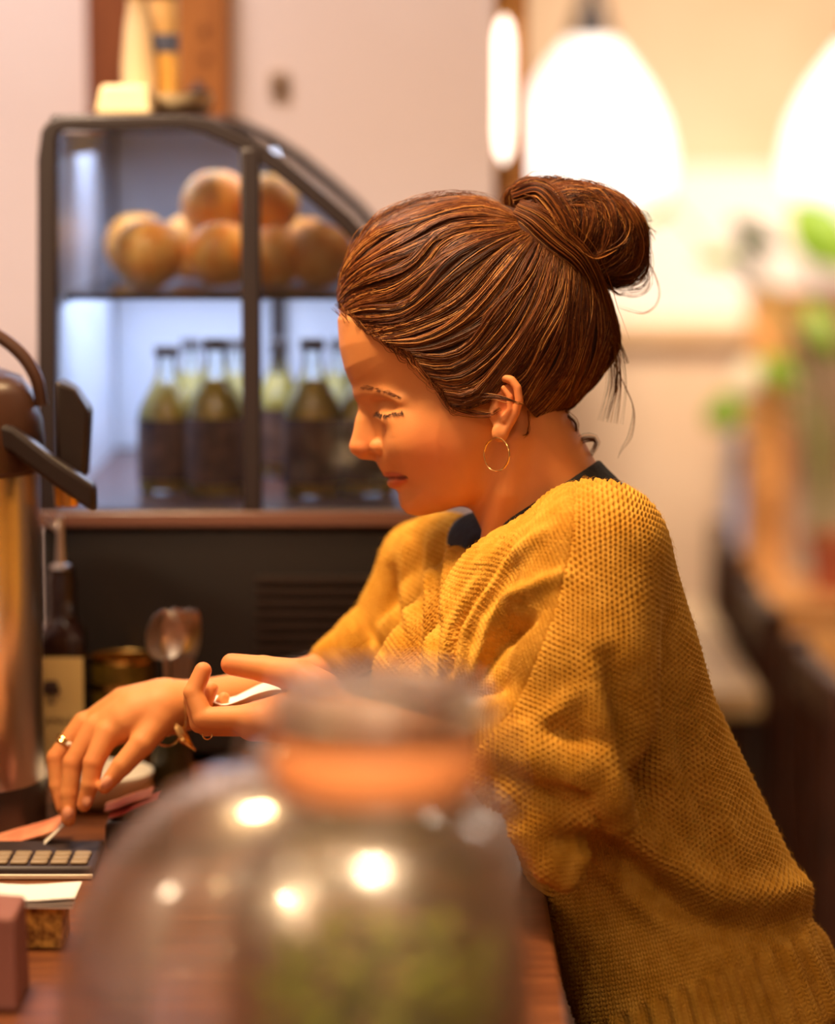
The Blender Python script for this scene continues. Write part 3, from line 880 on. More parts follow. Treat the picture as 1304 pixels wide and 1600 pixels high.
# clip with another pink note, right of the bowl
sheet('banknote', curve_sheet([(166,1262),(185,1256),(205,1248),(240,1238)], 0.03, 0.04, bow=0.003), 0.0006, M_note, 'pink note lying on the black tray right of her thumb', 'banknote')
sheet('banknote', curve_sheet([(172,1272),(195,1266),(215,1256),(250,1244)], 0.03, 0.035, bow=0.002), 0.0006, noisy(mat('red_note', srgb(206,84,72), 0.7), srgb(190,70,60), srgb(222,110,92), 40, 3), 'red note lowest on the black tray right of her thumb', 'banknote')
p0, p1 = P(165, 1290, 0.02), P(262, 1276, 0.02)
o = MB().box(p0[0], p1[0], 0.012, 0.065, ZC+0.0005, P(200, 1278, 0.03)[2]).build('coin_tray', M_blackplastic, bevel=0.004)
tag(o, 'small black change tray holding notes beside the round jar', 'tray')
# receipt in her near hand
c = smooth_curve([(320,1090),(346,1102),(372,1096),(402,1084),(432,1078),(470,1082)], 18)
g = []
for i, (px, py) in enumerate(c):
    row = []
    for j in range(9):
        t = j/8.0
        p = P(px+t*14, py-t*(4+14*math.sin(i/17*math.pi)), -0.070+t*0.045)
        row.append(tuple(p))
    g.append(row)
sheet('receipt', g, 0.0005, M_paper, 'folded white receipt held in her raised hand', 'receipt')

# ------------------------------------------------------------------ low box with papers in the left corner, pinkish block
bx1 = P(97, 1450, -0.27)[0]; bzt = P(60, 1417, -0.27)[2]
M_cork = noisy(mat('chipboard', srgb(196,140,58), 0.8), srgb(120,76,26), srgb(216,164,76), 150, 2, 0.4)
o = MB().box(bx1-0.16, bx1, -0.27, -0.225, ZC+0.0005, bzt).build('chipboard_box', M_cork, bevel=0.001)
tag(o, 'low flecked chipboard box in the lower left corner', 'box')
for k in range(3):
    g = []
    for i in range(14):
        row = []
        for j in range(6):
            x = bx1+0.006-0.17+0.172*i/13+0.001*k; y = -0.276+0.045*j/5
            row.append((x, y, bzt+0.0012+0.0028*k+0.0012*math.sin(i*0.9+k)*(1 if k else 0.3)))
        g.append(row)
    o = sheet('paper_sheet', g, 0.0008, M_paper, ['lowest paper sheet on the chipboard box', 'middle paper sheet on the chipboard box', 'top paper sheet on the chipboard box'][k], 'paper')
    o['group'] = 'papers on the chipboard box'
px_ = P(27, 1500, -0.42)[0]
m = MB().add([(px_-0.10,-0.42,ZC+.0005),(px_,-0.42,ZC+.0005),(px_,-0.36,ZC+.0005),(px_-0.10,-0.36,ZC+.0005),(px_-0.10,-0.42,P(0,1418,-.42)[2]),(px_-0.002,-0.42,P(0,1436,-.42)[2]),(px_-0.002,-0.36,P(0,1436,-.42)[2]),(px_-0.10,-0.36,P(0,1418,-.42)[2])],
    [(0,3,2,1),(4,5,6,7),(0,1,5,4),(1,2,6,5),(2,3,7,6),(3,0,4,7)])
o = m.build('card_box', mat('dusty_pink_card', srgb(136,84,72), 0.7), bevel=0.002)
tag(o, 'dusty pink card box cut by the lower left edge', 'box')

# ------------------------------------------------------------------ the woman
rng = np.random.default_rng(7)
random.seed(7)

def AA(*pts): return [A(*p) for p in pts]

# ---- head, neck
FACE = [(527,500,120),(530,544,120),(538,578,115),(547,598,100),(555,613,80),(565,631,66),(578,655,62),(585,690,60),(586,714,55),
        (589,725,54),(595,736,52),(603,744,46),(605,750,44),(606,755,46),(613,761,52),(624,769.5,56),(625.5,777,52),(629,790,46),
        (638,799,44),(657,803,60),(690,800,130),(726,788,260),(750,766,320),(768,725,320),(792,680,320),(803,600,320),(790,450,160),(650,380,150),(560,430,125)]
def face_W(X, V):
    return 130 - 40*smoothstep(690, 800, V-0.1*(X-650)) + 0*X
hd = SDF((512, 300, -178), (985, 935, 178), 2.1)
hd.field2(inflate3(hd, FACE, face_W), 0, 'add')
hd.ell((742, 478, 0), (208, 152, 136), 12, rot=5)
# neck
hd.tube([(760,610,0),(835,762,0),(880,850,0),(910,930,0)], [96,103,108,122], 26)
hd.tube(AA((800,690,-92),(790,770,-84),(765,860,-34)), [20,20,18], 22)
hd.tube(AA((800,690,92),(790,770,84),(765,860,34)), [20,20,18], 22)
# brow ridge, sockets, eyeballs with lids
for sgn in (-1, 1):
    hd.tube([(562,616,sgn*10),(578,613,sgn*42),(603,618,sgn*70),(628,628,sgn*88)], [6,7,6,5], 18)
    hd.ell((590,640,sgn*64), (13,10,18), 16, 'sub')
    hd.ell((619,645,sgn*50), (25,18,19), 12)
    hd.tube([(587,633,sgn*58),(596,630,sgn*70),(610,630,sgn*78),(626,634,sgn*82)], [1.5,1.8,1.8,1.2], 5, 'sub')
    
    hd.tube([(590,654,sgn*54),(600,658,sgn*66),(614,658,sgn*76),(630,652,sgn*82)], [3,4,4,3], 12)
    hd.ell((650,690,sgn*54), (34,34,24), 30)
    # cheekbone and cheek
    hd.ell((674,680,sgn*80), (50,34,22), 50, rot=-18)
    hd.ell((700,725,sgn*60), (48,48,26), 44)
# nose
hd.tube([(574,628,0),(570,655,0),(564,680,0),(560,697,0)], [12,13,13.5,14.5], 12)
hd.tube([(575,660,0),(580,690,0)], [17,20], 10)
hd.ell((568,702,0), (19,12,17), 8, rot=18)
for sgn in (-1, 1):
    hd.ell((593,699,sgn*29), (16,13,13), 4, rot=12)
    hd.ell((579,713,sgn*14), (10,5,6.5), 4, 'sub', rot=10)
hd.tube([(566,711,0),(586,713,0)], [6,6], 7)
# lips
UPLIP = [(606,741,0),(608,741,-16),(617,743,-33),(631,746,-51)]
LOLIP = [(613,755,0),(615,755,-16),(621,753.5,-33),(631,748.5,-51)]
mir = lambda q: [(a, b, -c) for a, b, c in q]
for q in (UPLIP, mir(UPLIP)): hd.tube(q, [5,5,4,2.2], 6)
for q in (LOLIP, mir(LOLIP)): hd.tube(q, [5.5,5.5,4,2.2], 7)
MOUTH = [(602.5,748.5,0),(606,748.5,-22),(616.5,748,-42),(634,747.5,-61)]
for q in (MOUTH, mir(MOUTH)): hd.tube(q, [3,3,3,1.6], 2, 'sub')
# chin
hd.ell((652,779,0), (24,22,34), 18)
# ears
for sgn in (-1, 1):
    e = lambda *p: [A(a, b, -c) if sgn < 0 else (lambda t: (t[0], t[1], c))(A(a, b, -c)) for a, b, c in p]
    hd.ell(e((789,634,134))[0], (22,40,9), 5, rot=12)
    hd.tube(e((771,612,130),(775,598,136),(786,590,141),(799,594,146),(808,606,149),(811,626,149),(806,645,146),(797,662,143),(787,678,140)),
            [5,6,6.5,6.5,6.5,6.5,6,6,6], 3)
    hd.ell(e((781,676,139))[0], (13,15,7), 4)
    hd.ell(e((789,632,146))[0], (12,22,9), 5, 'sub', rot=14)
    hd.tube(e((786,606,143),(796,620,146),(797,640,146),(788,656,143)), [4,5,5,5], 4)
    hd.ell(e((770,646,134))[0], (7,10,9), 5)
Vh, Fh = hd.mesh()
Vh = relax(Vh, Fh, 1, 0.3)

def dist_chain(Vp, pts):
    d = np.full(len(Vp), 1e9)
    for i in range(len(pts)-1):
        a = np.array(pts[i]); b = np.array(pts[i+1])-a
        t = np.clip(((Vp-a)@b)/(b@b), 0, 1)
        d = np.minimum(d, np.linalg.norm(Vp-a-t[:, None]*b, axis=1))
    return d
lipw = np.zeros(len(Vh))
for q in (UPLIP, mir(UPLIP), LOLIP, mir(LOLIP)):
    lipw = np.maximum(lipw, 0.85*(1-smoothstep(4.5, 10, dist_chain(Vh, q))))
mouth_shade = np.zeros(len(Vh))  # shade in the mouth crease, painted as a darker skin tint
for q in (MOUTH, mir(MOUTH)): mouth_shade = np.maximum(mouth_shade, 1-smoothstep(2.5, 5, dist_chain(Vh, q)))
blush = np.exp(-(((Vh[:,0]-675)/50)**2+((Vh[:,1]-705)/40)**2)) + 0.8*np.exp(-(((Vh[:,0]-560)/25)**2+((Vh[:,1]-700)/20)**2)) + np.exp(-(((Vh[:,0]-790)/25)**2+((Vh[:,1]-632)/45)**2))*0.9
tint_h = np.stack([lipw, np.zeros(len(Vh)), np.clip(blush, 0, 1), 1-mouth_shade], 1)

# ---- far hand (her right) reaching down to the note
ha = SDF((40, 1000, -40), (620, 1320, 420), 2.5)
def finger(s, pts, r, k=5):
    s.tube(pts, r, k, inner=3)
nails = []
palm_k = 10
# hand back
ha.tube(AA((262,1106,95),(215,1112,92),(168,1138,98)), [41,39,30], 12, sy=0.9)
ha.tube(AA((250,1094,110),(195,1102,115),(138,1130,125)), [34,30,19], 12)
ha.tube(AA((245,1110,80),(200,1128,72),(172,1148,70)), [36,30,21], 14)
# forearm into the far sleeve
ha.tube(AA((262,1104,96),(330,1098,130),(420,1080,200),(520,1045,285)), [40,40,38,32], 16, sy=1.0)
finger(ha, AA((168,1146,66),(146,1192,52),(141,1226,50),(131,1258,56)), [20,16.5,14.5,11.5], 6)      # index
finger(ha, AA((148,1138,92),(114,1192,80),(108,1240,76),(107,1280,72)), [20,16.5,14.5,11.5], 6)      # middle
finger(ha, AA((130,1130,120),(88,1184,110),(90,1228,104),(97,1262,98)), [18,15.5,13.5,10.5], 6)     # ring
finger(ha, AA((128,1132,146),(96,1176,140),(100,1214,132),(112,1240,124)), [16,13.5,12,9], 6)       # little
finger(ha, AA((246,1128,64),(222,1162,44),(191,1196,36),(163,1230,34)), [26,20,16.5,11], 10)      # thumb
def nail(s, c, r, rot):
    nails.append((c, max(r)))
    s.ell(c, r, 2, rot=rot)
nail(ha, A(137,1252,43), (6.5,10,4), 12)
nail(ha, A(106,1271,61), (7,11,4), 0)
nail(ha, A(166,1222,23), (7,11,4), 42)
Va, Fa = ha.mesh(); Va = relax(Va, Fa, 1, 0.4)

# ---- near hand (her left), palm up holding the receipt, and its forearm
hb = SDF((270, 1000, -420), (860, 1300, 60), 2.5)
hb.tube(AA((396,1128,-112),(450,1122,-118),(520,1122,-140)), [30,40,40], 14, sy=0.8)
hb.tube(AA((404,1120,-70),(470,1112,-90)), [26,32], 14)
hb.tube(AA((500,1116,-135),(560,1128,-170),(660,1160,-250),(800,1200,-330)), [38,38,40,42], 16)
hb.tube(AA((500,1080,-138),(466,1056,-120),(412,1045,-100),(362,1038,-92)), [32,26,20,17], 12, inner=4)   # thumb
finger(hb, AA((398,1122,-130),(318,1122,-118),(302,1082,-110),(317,1048,-106)), [21,16.5,15,13.5], 8)        # index
finger(hb, AA((402,1128,-104),(312,1130,-92),(301,1092,-88),(312,1058,-86)), [20,15,14,12], 8)               # middle
finger(hb, AA((402,1132,-78),(322,1136,-68),(318,1102,-64),(330,1076,-62)), [19,14,13,11], 8)                # ring
finger(hb, AA((410,1128,-54),(345,1134,-46),(340,1108,-44),(350,1090,-42)), [16,12,11,9], 8)
Vb, Fb = hb.mesh(); Vb = relax(Vb, Fb, 1, 0.4)

# ---- trunk, upper arms (under the clothes), hips
tb = SDF((430, 780, -420), (1420, 1700, 470), 9)
tb.tube(AA((870,880,0),(960,1180,0),(1070,1480,0),(1110,1640,0)), [105,115,120,125], 40, sy=0.72)
tb.tube(AA((880,880,0),(930,900,-230)), [70,55], 30)
tb.tube(AA((880,880,0),(700,920,270)), [70,52], 30)
tb.tube(AA((930,900,-240),(915,1060,-300),(905,1190,-335)), [56,54,46], 20)
tb.tube(AA((905,1190,-335),(800,1200,-330)), [46,44], 20)
tb.tube(AA((700,920,270),(600,1000,310),(520,1045,285)), [40,34,30], 20)
Vt, Ft = tb.mesh()

def join(parts):
    vs_, fs_, n = [], [], 0
    for v, f in parts:
        vs_.append(v); fs_.append(f+n); n += len(v)
    return np.concatenate(vs_), np.concatenate(fs_)
Vbody, Fbody = join([(Vh, Fh), (Va, Fa), (Vb, Fb), (Vt, Ft)])
tint = np.zeros((len(Vbody), 4)); tint[:, 3] = 1
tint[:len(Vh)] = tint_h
for c, r in nails:
    d = np.linalg.norm(Vbody-np.array(c), axis=1)
    tint[:, 1] = np.maximum(tint[:, 1], 1-smoothstep(r*0.75, r*1.1, d))
# reddish finger ends and knuckles
hand_i = np.arange(len(Vbody)) >= len(Vh)
for c, r in [((318,1050,-106),28),((360,1038,-92),30),((135,1255,55),26),((107,1275,72),26),((97,1260,98),24),((165,1228,34),28),((88,1184,110),22),((114,1192,80),22),((146,1192,52),22)]:
    d = np.linalg.norm(Vbody-np.array(A(*c)), axis=1)
    tint[:, 2] = np.maximum(tint[:, 2], np.where(hand_i, 0.6*(1-smoothstep(r*0.3, r*1.3, d)), 0))

M_skin = mat('skin', srgb(222,150,108), 0.58, spec=0.35, Subsurface_Weight=0.12, Subsurface_Radius=(1.0,0.35,0.2), Subsurface_Scale=0.006)
def skin_nodes(m):
    n, l, b = nodes(m)
    at = n.new('ShaderNodeVertexColor'); at.layer_name = 'tint'
    sp = n.new('ShaderNodeSeparateColor'); l.new(at.outputs['Color'], sp.inputs['Color'])
    no = n.new('ShaderNodeTexNoise'); no.inputs['Scale'].default_value = 45; no.inputs['Detail'].default_value = 5
    tc = n.new('ShaderNodeTexCoord'); l.new(tc.outputs['Object'], no.inputs['Vector'])
    base = n.new('ShaderNodeMix'); base.data_type = 'RGBA'
    base.inputs['A'].default_value = srgb(214,138,80); base.inputs['B'].default_value = srgb(224,152,92)
    l.new(no.outputs['Fac'], base.inputs['Factor'])
    m1 = n.new('ShaderNodeMix'); m1.data_type = 'RGBA'; m1.inputs['B'].default_value = srgb(212,108,62)
    sc = n.new('ShaderNodeMath'); sc.operation = 'MULTIPLY'; sc.inputs[1].default_value = 0.55
    l.new(sp.outputs['Blue'], sc.inputs[0]); l.new(sc.outputs[0], m1.inputs['Factor']); l.new(base.outputs['Result'], m1.inputs['A'])
    m2 = n.new('ShaderNodeMix'); m2.data_type = 'RGBA'; m2.inputs['B'].default_value = srgb(190,88,60)
    l.new(sp.outputs['Red'], m2.inputs['Factor']); l.new(m1.outputs['Result'], m2.inputs['A'])
    m3 = n.new('ShaderNodeMix'); m3.data_type = 'RGBA'; m3.inputs['B'].default_value = srgb(226,156,122)
    l.new(sp.outputs['Green'], m3.inputs['Factor']); l.new(m2.outputs['Result'], m3.inputs['A'])
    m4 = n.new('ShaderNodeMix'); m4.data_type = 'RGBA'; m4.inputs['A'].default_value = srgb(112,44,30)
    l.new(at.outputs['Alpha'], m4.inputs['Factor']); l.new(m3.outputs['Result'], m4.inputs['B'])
    l.new(m4.outputs['Result'], b.inputs['Base Color'])
    n2 = n.new('ShaderNodeTexNoise'); n2.inputs['Scale'].default_value = 900; n2.inputs['Detail'].default_value = 2
    l.new(tc.outputs['Object'], n2.inputs['Vector'])
    bp = n.new('ShaderNodeBump'); bp.inputs['Strength'].default_value = 0.12; bp.inputs['Distance'].default_value = 0.0006
    l.new(n2.outputs['Fac'], bp.inputs['Height']); l.new(bp.outputs['Normal'], b.inputs['Normal'])
skin_nodes(M_skin)
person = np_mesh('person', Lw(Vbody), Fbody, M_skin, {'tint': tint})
tag(person, 'woman in a mustard knit sweater leaning over the counter, looking down at her hands', 'person')
def part(o): put(o, person); return o

# ---- black top under the sweater
bt = SDF((640, 680, -270), (1080, 1040, 270), 4)
bt.tube([(835,762,0),(880,850,0),(915,935,0)], [110,116,128], 10)
bt.tube(AA((880,870,0),(925,850,-210)), [60,50], 20)
bt.tube(AA((880,870,0),(740,900,210)), [60,50], 20)
bt.tube(AA((912,820,0),(925,830,0)), [86,86], 24, sy=0.8)
Xb, Vb_ = bt.ax[0][:, None, None], bt.ax[1][None, :, None]
bt.field2(np.broadcast_to(-((Xb-893)*0.54+(Vb_-745)*0.84), bt.f.shape).astype(np.float32), 5, 'and')
bt.tube(AA((765,865,40),(748,850,110),(735,850,180)), [44,52,46], 14)
Vq, Fq = bt.mesh()
M_black = noisy(mat('black_cotton', srgb(18,14,14), 0.85), srgb(16,12,12), srgb(26,20,20), 200, 2, 0.3)
part(np_mesh('undershirt', Lw(relax(Vq, Fq, 2)), Fq, M_black))

# ---- brows and lashes
def fine_strands(name, lines, rad, material):
    """(n,m,3) hair lines -> one mesh of thin three-sided tubes, child of the figure"""
    L = np.asarray(lines); n, m, _ = L.shape
    T = np.gradient(L, axis=1); T /= np.linalg.norm(T, axis=2, keepdims=True)+1e-9
    N = np.cross(T, np.array([0.2, 0.3, 0.93])); N /= np.linalg.norm(N, axis=2, keepdims=True)+1e-9
    B = np.cross(T, N); R = rad*np.linspace(1, 0.25, m)[None, :, None]
    V = np.stack([L+(N*math.cos(a)+B*math.sin(a))*R for a in (0.5, 2.6, 4.7)], 2).reshape(-1, 3)
    base = (np.arange(n)[:, None]*m+np.arange(m-1)[None, :])[:, :, None]*3
    F = np.concatenate([np.concatenate([base+k, base+(k+1) % 3, base+3+(k+1) % 3, base+3+k], 2).reshape(-1, 4) for k in range(3)])
    return part(np_mesh(name, Lw(V), F, material))
M_lash = mat('lash_dark', srgb(58,28,14), 0.6)
M_brow = mat('brow_brown', srgb(112,60,28), 0.6)
def skin_y(x, v, lo=-170, near=True):
    """depth of the near skin surface at (x, v) of the figure frame"""
    i = np.clip(np.round((np.asarray(x)-hd.lo[0])/hd.h).astype(int), 0, hd.n[0]-1); j = np.clip(np.round((np.asarray(v)-hd.lo[1])/hd.h).astype(int), 0, hd.n[1]-1)
    col = hd.f[i, j, :]
    k = np.argmax(col < 0, axis=-1)
    return hd.ax[2][k]
for sgn in (-1, 1):
    ls = []
    for q in range(170):
        t = rng.random()
        x = np.interp(t, [0, .3, 1], [562, 585, 622]); v = np.interp(t, [0, .3, .7, 1], [607, 612, 618, 626])+rng.normal(0, 2.6*(1-0.55*t))
        d = np.array([8+5*t, 1.5+3*t])*rng.uniform(0.7, 1.2)
        pts = [(x+d[0]*k/3, v+d[1]*k/3-1.5*math.sin(k)) for k in range(4)]
        y = [float(skin_y(a, b))-0.8 for a, b in pts]
        ls.append([(a, b, yy if sgn < 0 else -yy) for (a, b), yy in zip(pts, y)])
    fine_strands('eyebrow', ls, 0.32, M_brow)
    ls = []
    for q in range(170):
        t = rng.random()
        x = np.interp(t, [0, .5, 1], [588, 604, 628]); v = np.interp(t, [0, .5, 1], [646, 651, 646])+rng.normal(0, 0.7)
        y0 = float(skin_y(x, v))
        out = rng.uniform(6, 11)
        dx = -6+9*t
        dn = rng.uniform(3, 8)
        pts = [(x, v-1, y0+1), (x+dx*0.35, v+dn*0.45, y0-out*0.5), (x+dx*0.8, v+dn*0.85, y0-out*0.8), (x+dx*1.2, v+dn, y0-out)]
        ls.append([(a, b, c if sgn < 0 else -c) for a, b, c in pts])
    # lid line
    for q in range(7):
        a = rng.random()*0.75
        tt = np.linspace(a, a+0.25, 4)
        xs_ = np.interp(tt, [0, .5, 1], [588, 604, 628]); vv_ = np.interp(tt, [0, .5, 1], [646, 651, 646])+rng.normal(0, 0.5)
        ls.append([(x, v, (float(skin_y(x, v))-0.6)*(1 if sgn < 0 else -1)) for x, v in zip(xs_, vv_)])
    fine_strands('eyelashes', ls, 0.42, M_lash)
# ---- jewellery
M_gold = mat('gold', srgb(246,206,132), 0.18, 1.0)
def lw1(p): return tuple(Lw(np.array([p]))[0])
def ring_px(c, r1, a1, r2, a2, n=40):
    """ring of points: c + r1*a1*cos + r2*a2*sin, in the figure frame"""
    c, a1, a2 = np.array(c, float), np.array(a1, float), np.array(a2, float)
    return [lw1(c+a1*r1*math.cos(2*math.pi*k/n)+a2*r2*math.sin(2*math.pi*k/n)) for k in range(n)]
def unit(v): v = np.array(v, float); return v/np.linalg.norm(v)
for sgn in (-1, 1):
    e = A(775.5, 710, -148)
    part(MB().tube(ring_px((e[0], e[1], e[2]*-sgn), 25, (0,1,0), 25, unit((0.74,0,0.67*sgn))), 0.0008, 8, True).build('hoop_earring', M_gold))
# ring on the reaching hand
cR = A(102, 1163, 114)
part(MB().tube(ring_px(cR, 18, unit((0.80,0.55,-0.2)), 18, unit((0.1,0.25,1))), 0.0011, 8, True).build('finger_ring', M_gold))
part(MB().tube(ring_px((cR[0]+3,cR[1]-5,cR[2]), 18, unit((0.80,0.55,-0.2)), 18, unit((0.1,0.25,1))), 0.0011, 8, True).build('finger_ring', M_gold))
part(MB().lathe([(0.0006,-0.002),(0.0024,-0.0008),(0.0024,0.0008),(0.0006,0.002)], 8, lw1((cR[0]+8,cR[1]-2,cR[2]-18))).build('ring_stone', mat('clear_stone', srgb(240,232,220), 0.1)))
# chain, bangle and leaf charm at the wrist
part(MB().tube(ring_px(A(268,1106,98), 45, unit((-0.12,1,0.0)), 45, unit((0.15,0,1))), 0.0007, 6, True).build('bracelet_chain', M_gold))
part(MB().tube(ring_px(A(258,1116,92), 50, unit((-0.05,1,0)), 50, unit((0.72,0.1,-0.7))), 0.0009, 8, True).build('bangle', M_gold))
lf = [A(274,1132,52), A(280,1142,48), A(287,1154,46), A(296,1164,46), A(306,1173,48)]
part(MB().tube([lw1(q) for q in lf], [0.0015,0.0042,0.0045,0.0026,0.0006], 8).build('leaf_charm', M_gold))
part(MB().tube(ring_px(A(324,1148,-90), 7, (0,1,0), 7, (1,0,0.2)), 0.0006, 6, True).build('small_charm', M_gold))

# ---- sweater
sw = SDF((440, 715, -480), (1420, 1760, 460), 5)
sw.tube(AA((850,960,20),(960,1200,0),(1082,1500,0),(1140,1660,0)), [165,186,206,208], 30, sy=0.72)
sw.tube(AA((880,860,-40),(935,852,-200)), [96,96], 40)                        # near shoulder
sw.ell(A(935,930,-130), (118,150,130), 60)
sw.ell(A(965,1040,-110), (122,170,150), 60, rot=-20)                          # back
sw.tube(AA((922,890,-270),(912,1040,-330),(905,1170,-345)), [104,110,96], 55)   # near upper sleeve
sw.tube(AA((800,930,-150),(770,1060,-190)), [95,110], 50)                     # front of the near side
sw.tube(AA((735,940,20),(690,1060,30)), [76,110], 40)                         # chest
sw.tube(AA((745,872,150),(690,872,240)), [70,72], 30)                         # far collar
sw.tube(AA((690,876,250),(658,878,310)), [70,66], 30)                         # far shoulder
sw.tube(AA((660,880,310),(602,976,320),(520,1036,280)), [66,58,41], 24)       # far sleeve
sw.tube(AA((800,1200,-335),(905,1200,-345)), [66,72], 14)
sw.tube(AA((700,950,170),(640,1020,250)), [74,66], 24)
sw.tube(AA((766,1130,-350),(850,1142,-380)), [40,48], 30)
# folds of the pushed-up near sleeve
sw.tube(AA((774,1168,-395),(840,1180,-415),(905,1200,-420),(955,1226,-412),(962,1262,-385)), [26,34,38,38,26], 26, inner=10)
sw.tube(AA((780,1180,-390),(806,1235,-400),(850,1278,-402),(902,1278,-395),(940,1262,-370)), [22,26,28,28,18], 12, inner=8)
sw.tube(AA((795,1215,-385),(826,1295,-396),(862,1348,-392),(886,1366,-385)), [24,28,30,28], 10, inner=8)
sw.tube(AA((892,1300,-375),(900,1340,-385),(886,1366,-385)), [20,22,26], 10, inner=8)
sw.tube(AA((862,1236,-440),(915,1246,-440)), [12,10], 12, 'sub')
# opening for the neck
sw.tube(AA((770,690,0),(832,800,0),(850,880,0)), [118,116,100], 10, 'sub', sy=0.9)
sw.ell(A(714,804,-60), (58,63,130), 8, 'sub')
sw.ell(A(752,818,60), (44,52,150), 8, 'sub')
# hem: lower end square to the trunk
X3, V3 = sw.ax[0][:, None, None], sw.ax[1][None, :, None]
sw.field2(np.broadcast_to((X3-1236)*0.40+(V3-1600)*0.916, sw.f.shape).astype(np.float32), 26, 'and')
Vs, Fs = sw.mesh(); Vs = relax(Vs, Fs, 2, 0.5)

def subdivide(V, F, sel=None):
    """split quads in four; only faces in sel (bool) when given"""
    keep = None
    if sel is not None: keep, F = F[~sel], F[sel]
    n = len(V); E = np.stack([F, np.roll(F, -1, 1)], 2).reshape(-1, 2); E.sort(1)
    U, inv = np.unique(E[:, 0].astype(np.int64)*n+E[:, 1], return_inverse=True)
    Ea, Eb = U//n, U % n
    mid = (V[Ea]+V[Eb])/2; fc = V[F].mean(1)
    em = n+inv.reshape(-1, 4); c = n+len(U)+np.arange(len(F))
    nf = np.concatenate([np.stack([F[:, k], em[:, k], c, em[:, k-1]], 1) for k in range(4)])
    if keep is not None: nf = np.concatenate([nf, keep])
    return np.concatenate([V, mid, fc]), nf

def vnormals(V, F):
    fn = np.cross(V[F[:, 2]]-V[F[:, 0]], V[F[:, 3]]-V[F[:, 1]])
    N = np.stack([np.bincount(F.T.ravel(), np.tile(fn[:, q], 4), len(V)) for q in range(3)], 1)
    return N/(np.linalg.norm(N, axis=1, keepdims=True)+1e-9)
Vs, Fs = subdivide(Vs, Fs); Vs = relax(Vs, Fs, 3, 0.5)
Ns = vnormals(Vs, Fs)
if (Ns*(Vs-Vs.mean(0))).sum() < 0: Ns = -Ns

def proj(V):
    s = 1+V[:, 2]/FPX
    return 652+(V[:, 0]-652)/s, 800+(V[:, 1]-800)/s
px, py = proj(Vs)
def fold(pts, amp, width, wt=None):
    d = np.full(len(px), 1e9); tt = np.zeros(len(px)); L = 0
    seg = [math.dist(pts[i], pts[i+1]) for i in range(len(pts)-1)]; tot = sum(seg); acc = 0
    for i in range(len(pts)-1):
        dd, t = seg_dist2(px, py, pts[i], pts[i+1])
        m = dd < d; d = np.where(m, dd, d); tt = np.where(m, (acc+t*seg[i])/tot, tt); acc += seg[i]
    return amp*np.exp(-(d/width)**2)*np.sin(np.pi*np.clip(tt*0.86+0.07, 0, 1))**0.6
D = np.zeros(len(Vs))
for f in [
  # front of the near shoulder
  ([(815,822),(752,885),(706,969),(688,1045)], 11, 11), ([(850,830),(790,885),(744,950),(724,1000),(718,1060)], 11, 10),
  ([(878,900),(805,935),(767,981),(742,1050)], 14, 12), ([(845,950),(800,985),(768,1050)], -7, 14), ([(825,965),(775,1004),(752,1055)], -12, 10),
  ([(800,865),(748,935),(716,985),(706,1050)], -10, 7), ([(780,850),(728,920),(698,975),(680,1045)], -8, 8),
  # chest and far side
  ([(712,830),(700,880),(695,960),(690,1040)], 7, 9), ([(672,830),(672,900),(668,1040)], 8, 8), ([(690,840),(684,900),(681,1040)], -8, 8), ([(652,840),(654,920),(648,1040)], -8, 9),
  ([(636,850),(634,920),(628,1030)], 6, 9), ([(610,890),(622,960),(640,1030)], -7, 9), ([(560,950),(580,990),(600,1030)], -5, 9), ([(520,985),(525,1015),(540,1035)], -4, 8),
  # sleeve against back
  ([(950,1030),(966,1090),(985,1170),(1004,1240)], -22, 20), ([(930,1060),(945,1130),(965,1200)], 10, 24), ([(1010,1080),(1030,1180),(1050,1260)], 8, 26),
  ([(815,1120),(870,1140),(930,1160)], -8, 16), ([(900,1080),(860,1120),(800,1140)], 7, 16),
  ([(1062,1120),(1080,1220),(1120,1320)], -7, 16), ([(1090,1150),(1120,1260),(1165,1360)], 6, 16),
  # long drape across the lower back
  ([(930,1275),(1000,1310),(1060,1365),(1120,1400),(1190,1405),(1260,1390)], 20, 30), ([(900,1300),(975,1345),(1040,1400),(1110,1445),(1200,1450),(1270,1430)], -20, 26),
  ([(890,1370),(960,1400),(1000,1460)], -8, 30), ([(940,1350),(980,1400),(1060,1450)], 8, 18),
]: D += fold(*f)
face = smoothstep(0.35, -0.15, Ns[:, 2])
Vs = Vs+Ns*(1.45*D*face)[:, None]
Vs = relax(Vs, Fs, 1, 0.4)
Ns2 = vnormals(Vs, Fs); Ns = Ns2 if (Ns2*Ns).sum() > 0 else -Ns2
fcN = Ns[Fs].mean(1)
Vs, Fs = subdivide(Vs, Fs, fcN[:, 2] < 0.25)
Ns = vnormals(Vs, Fs); 
if (Ns*(Vs-Vs.mean(0))).sum() < 0: Ns = -Ns
px, py = proj(Vs); yv = Vs[:, 2]
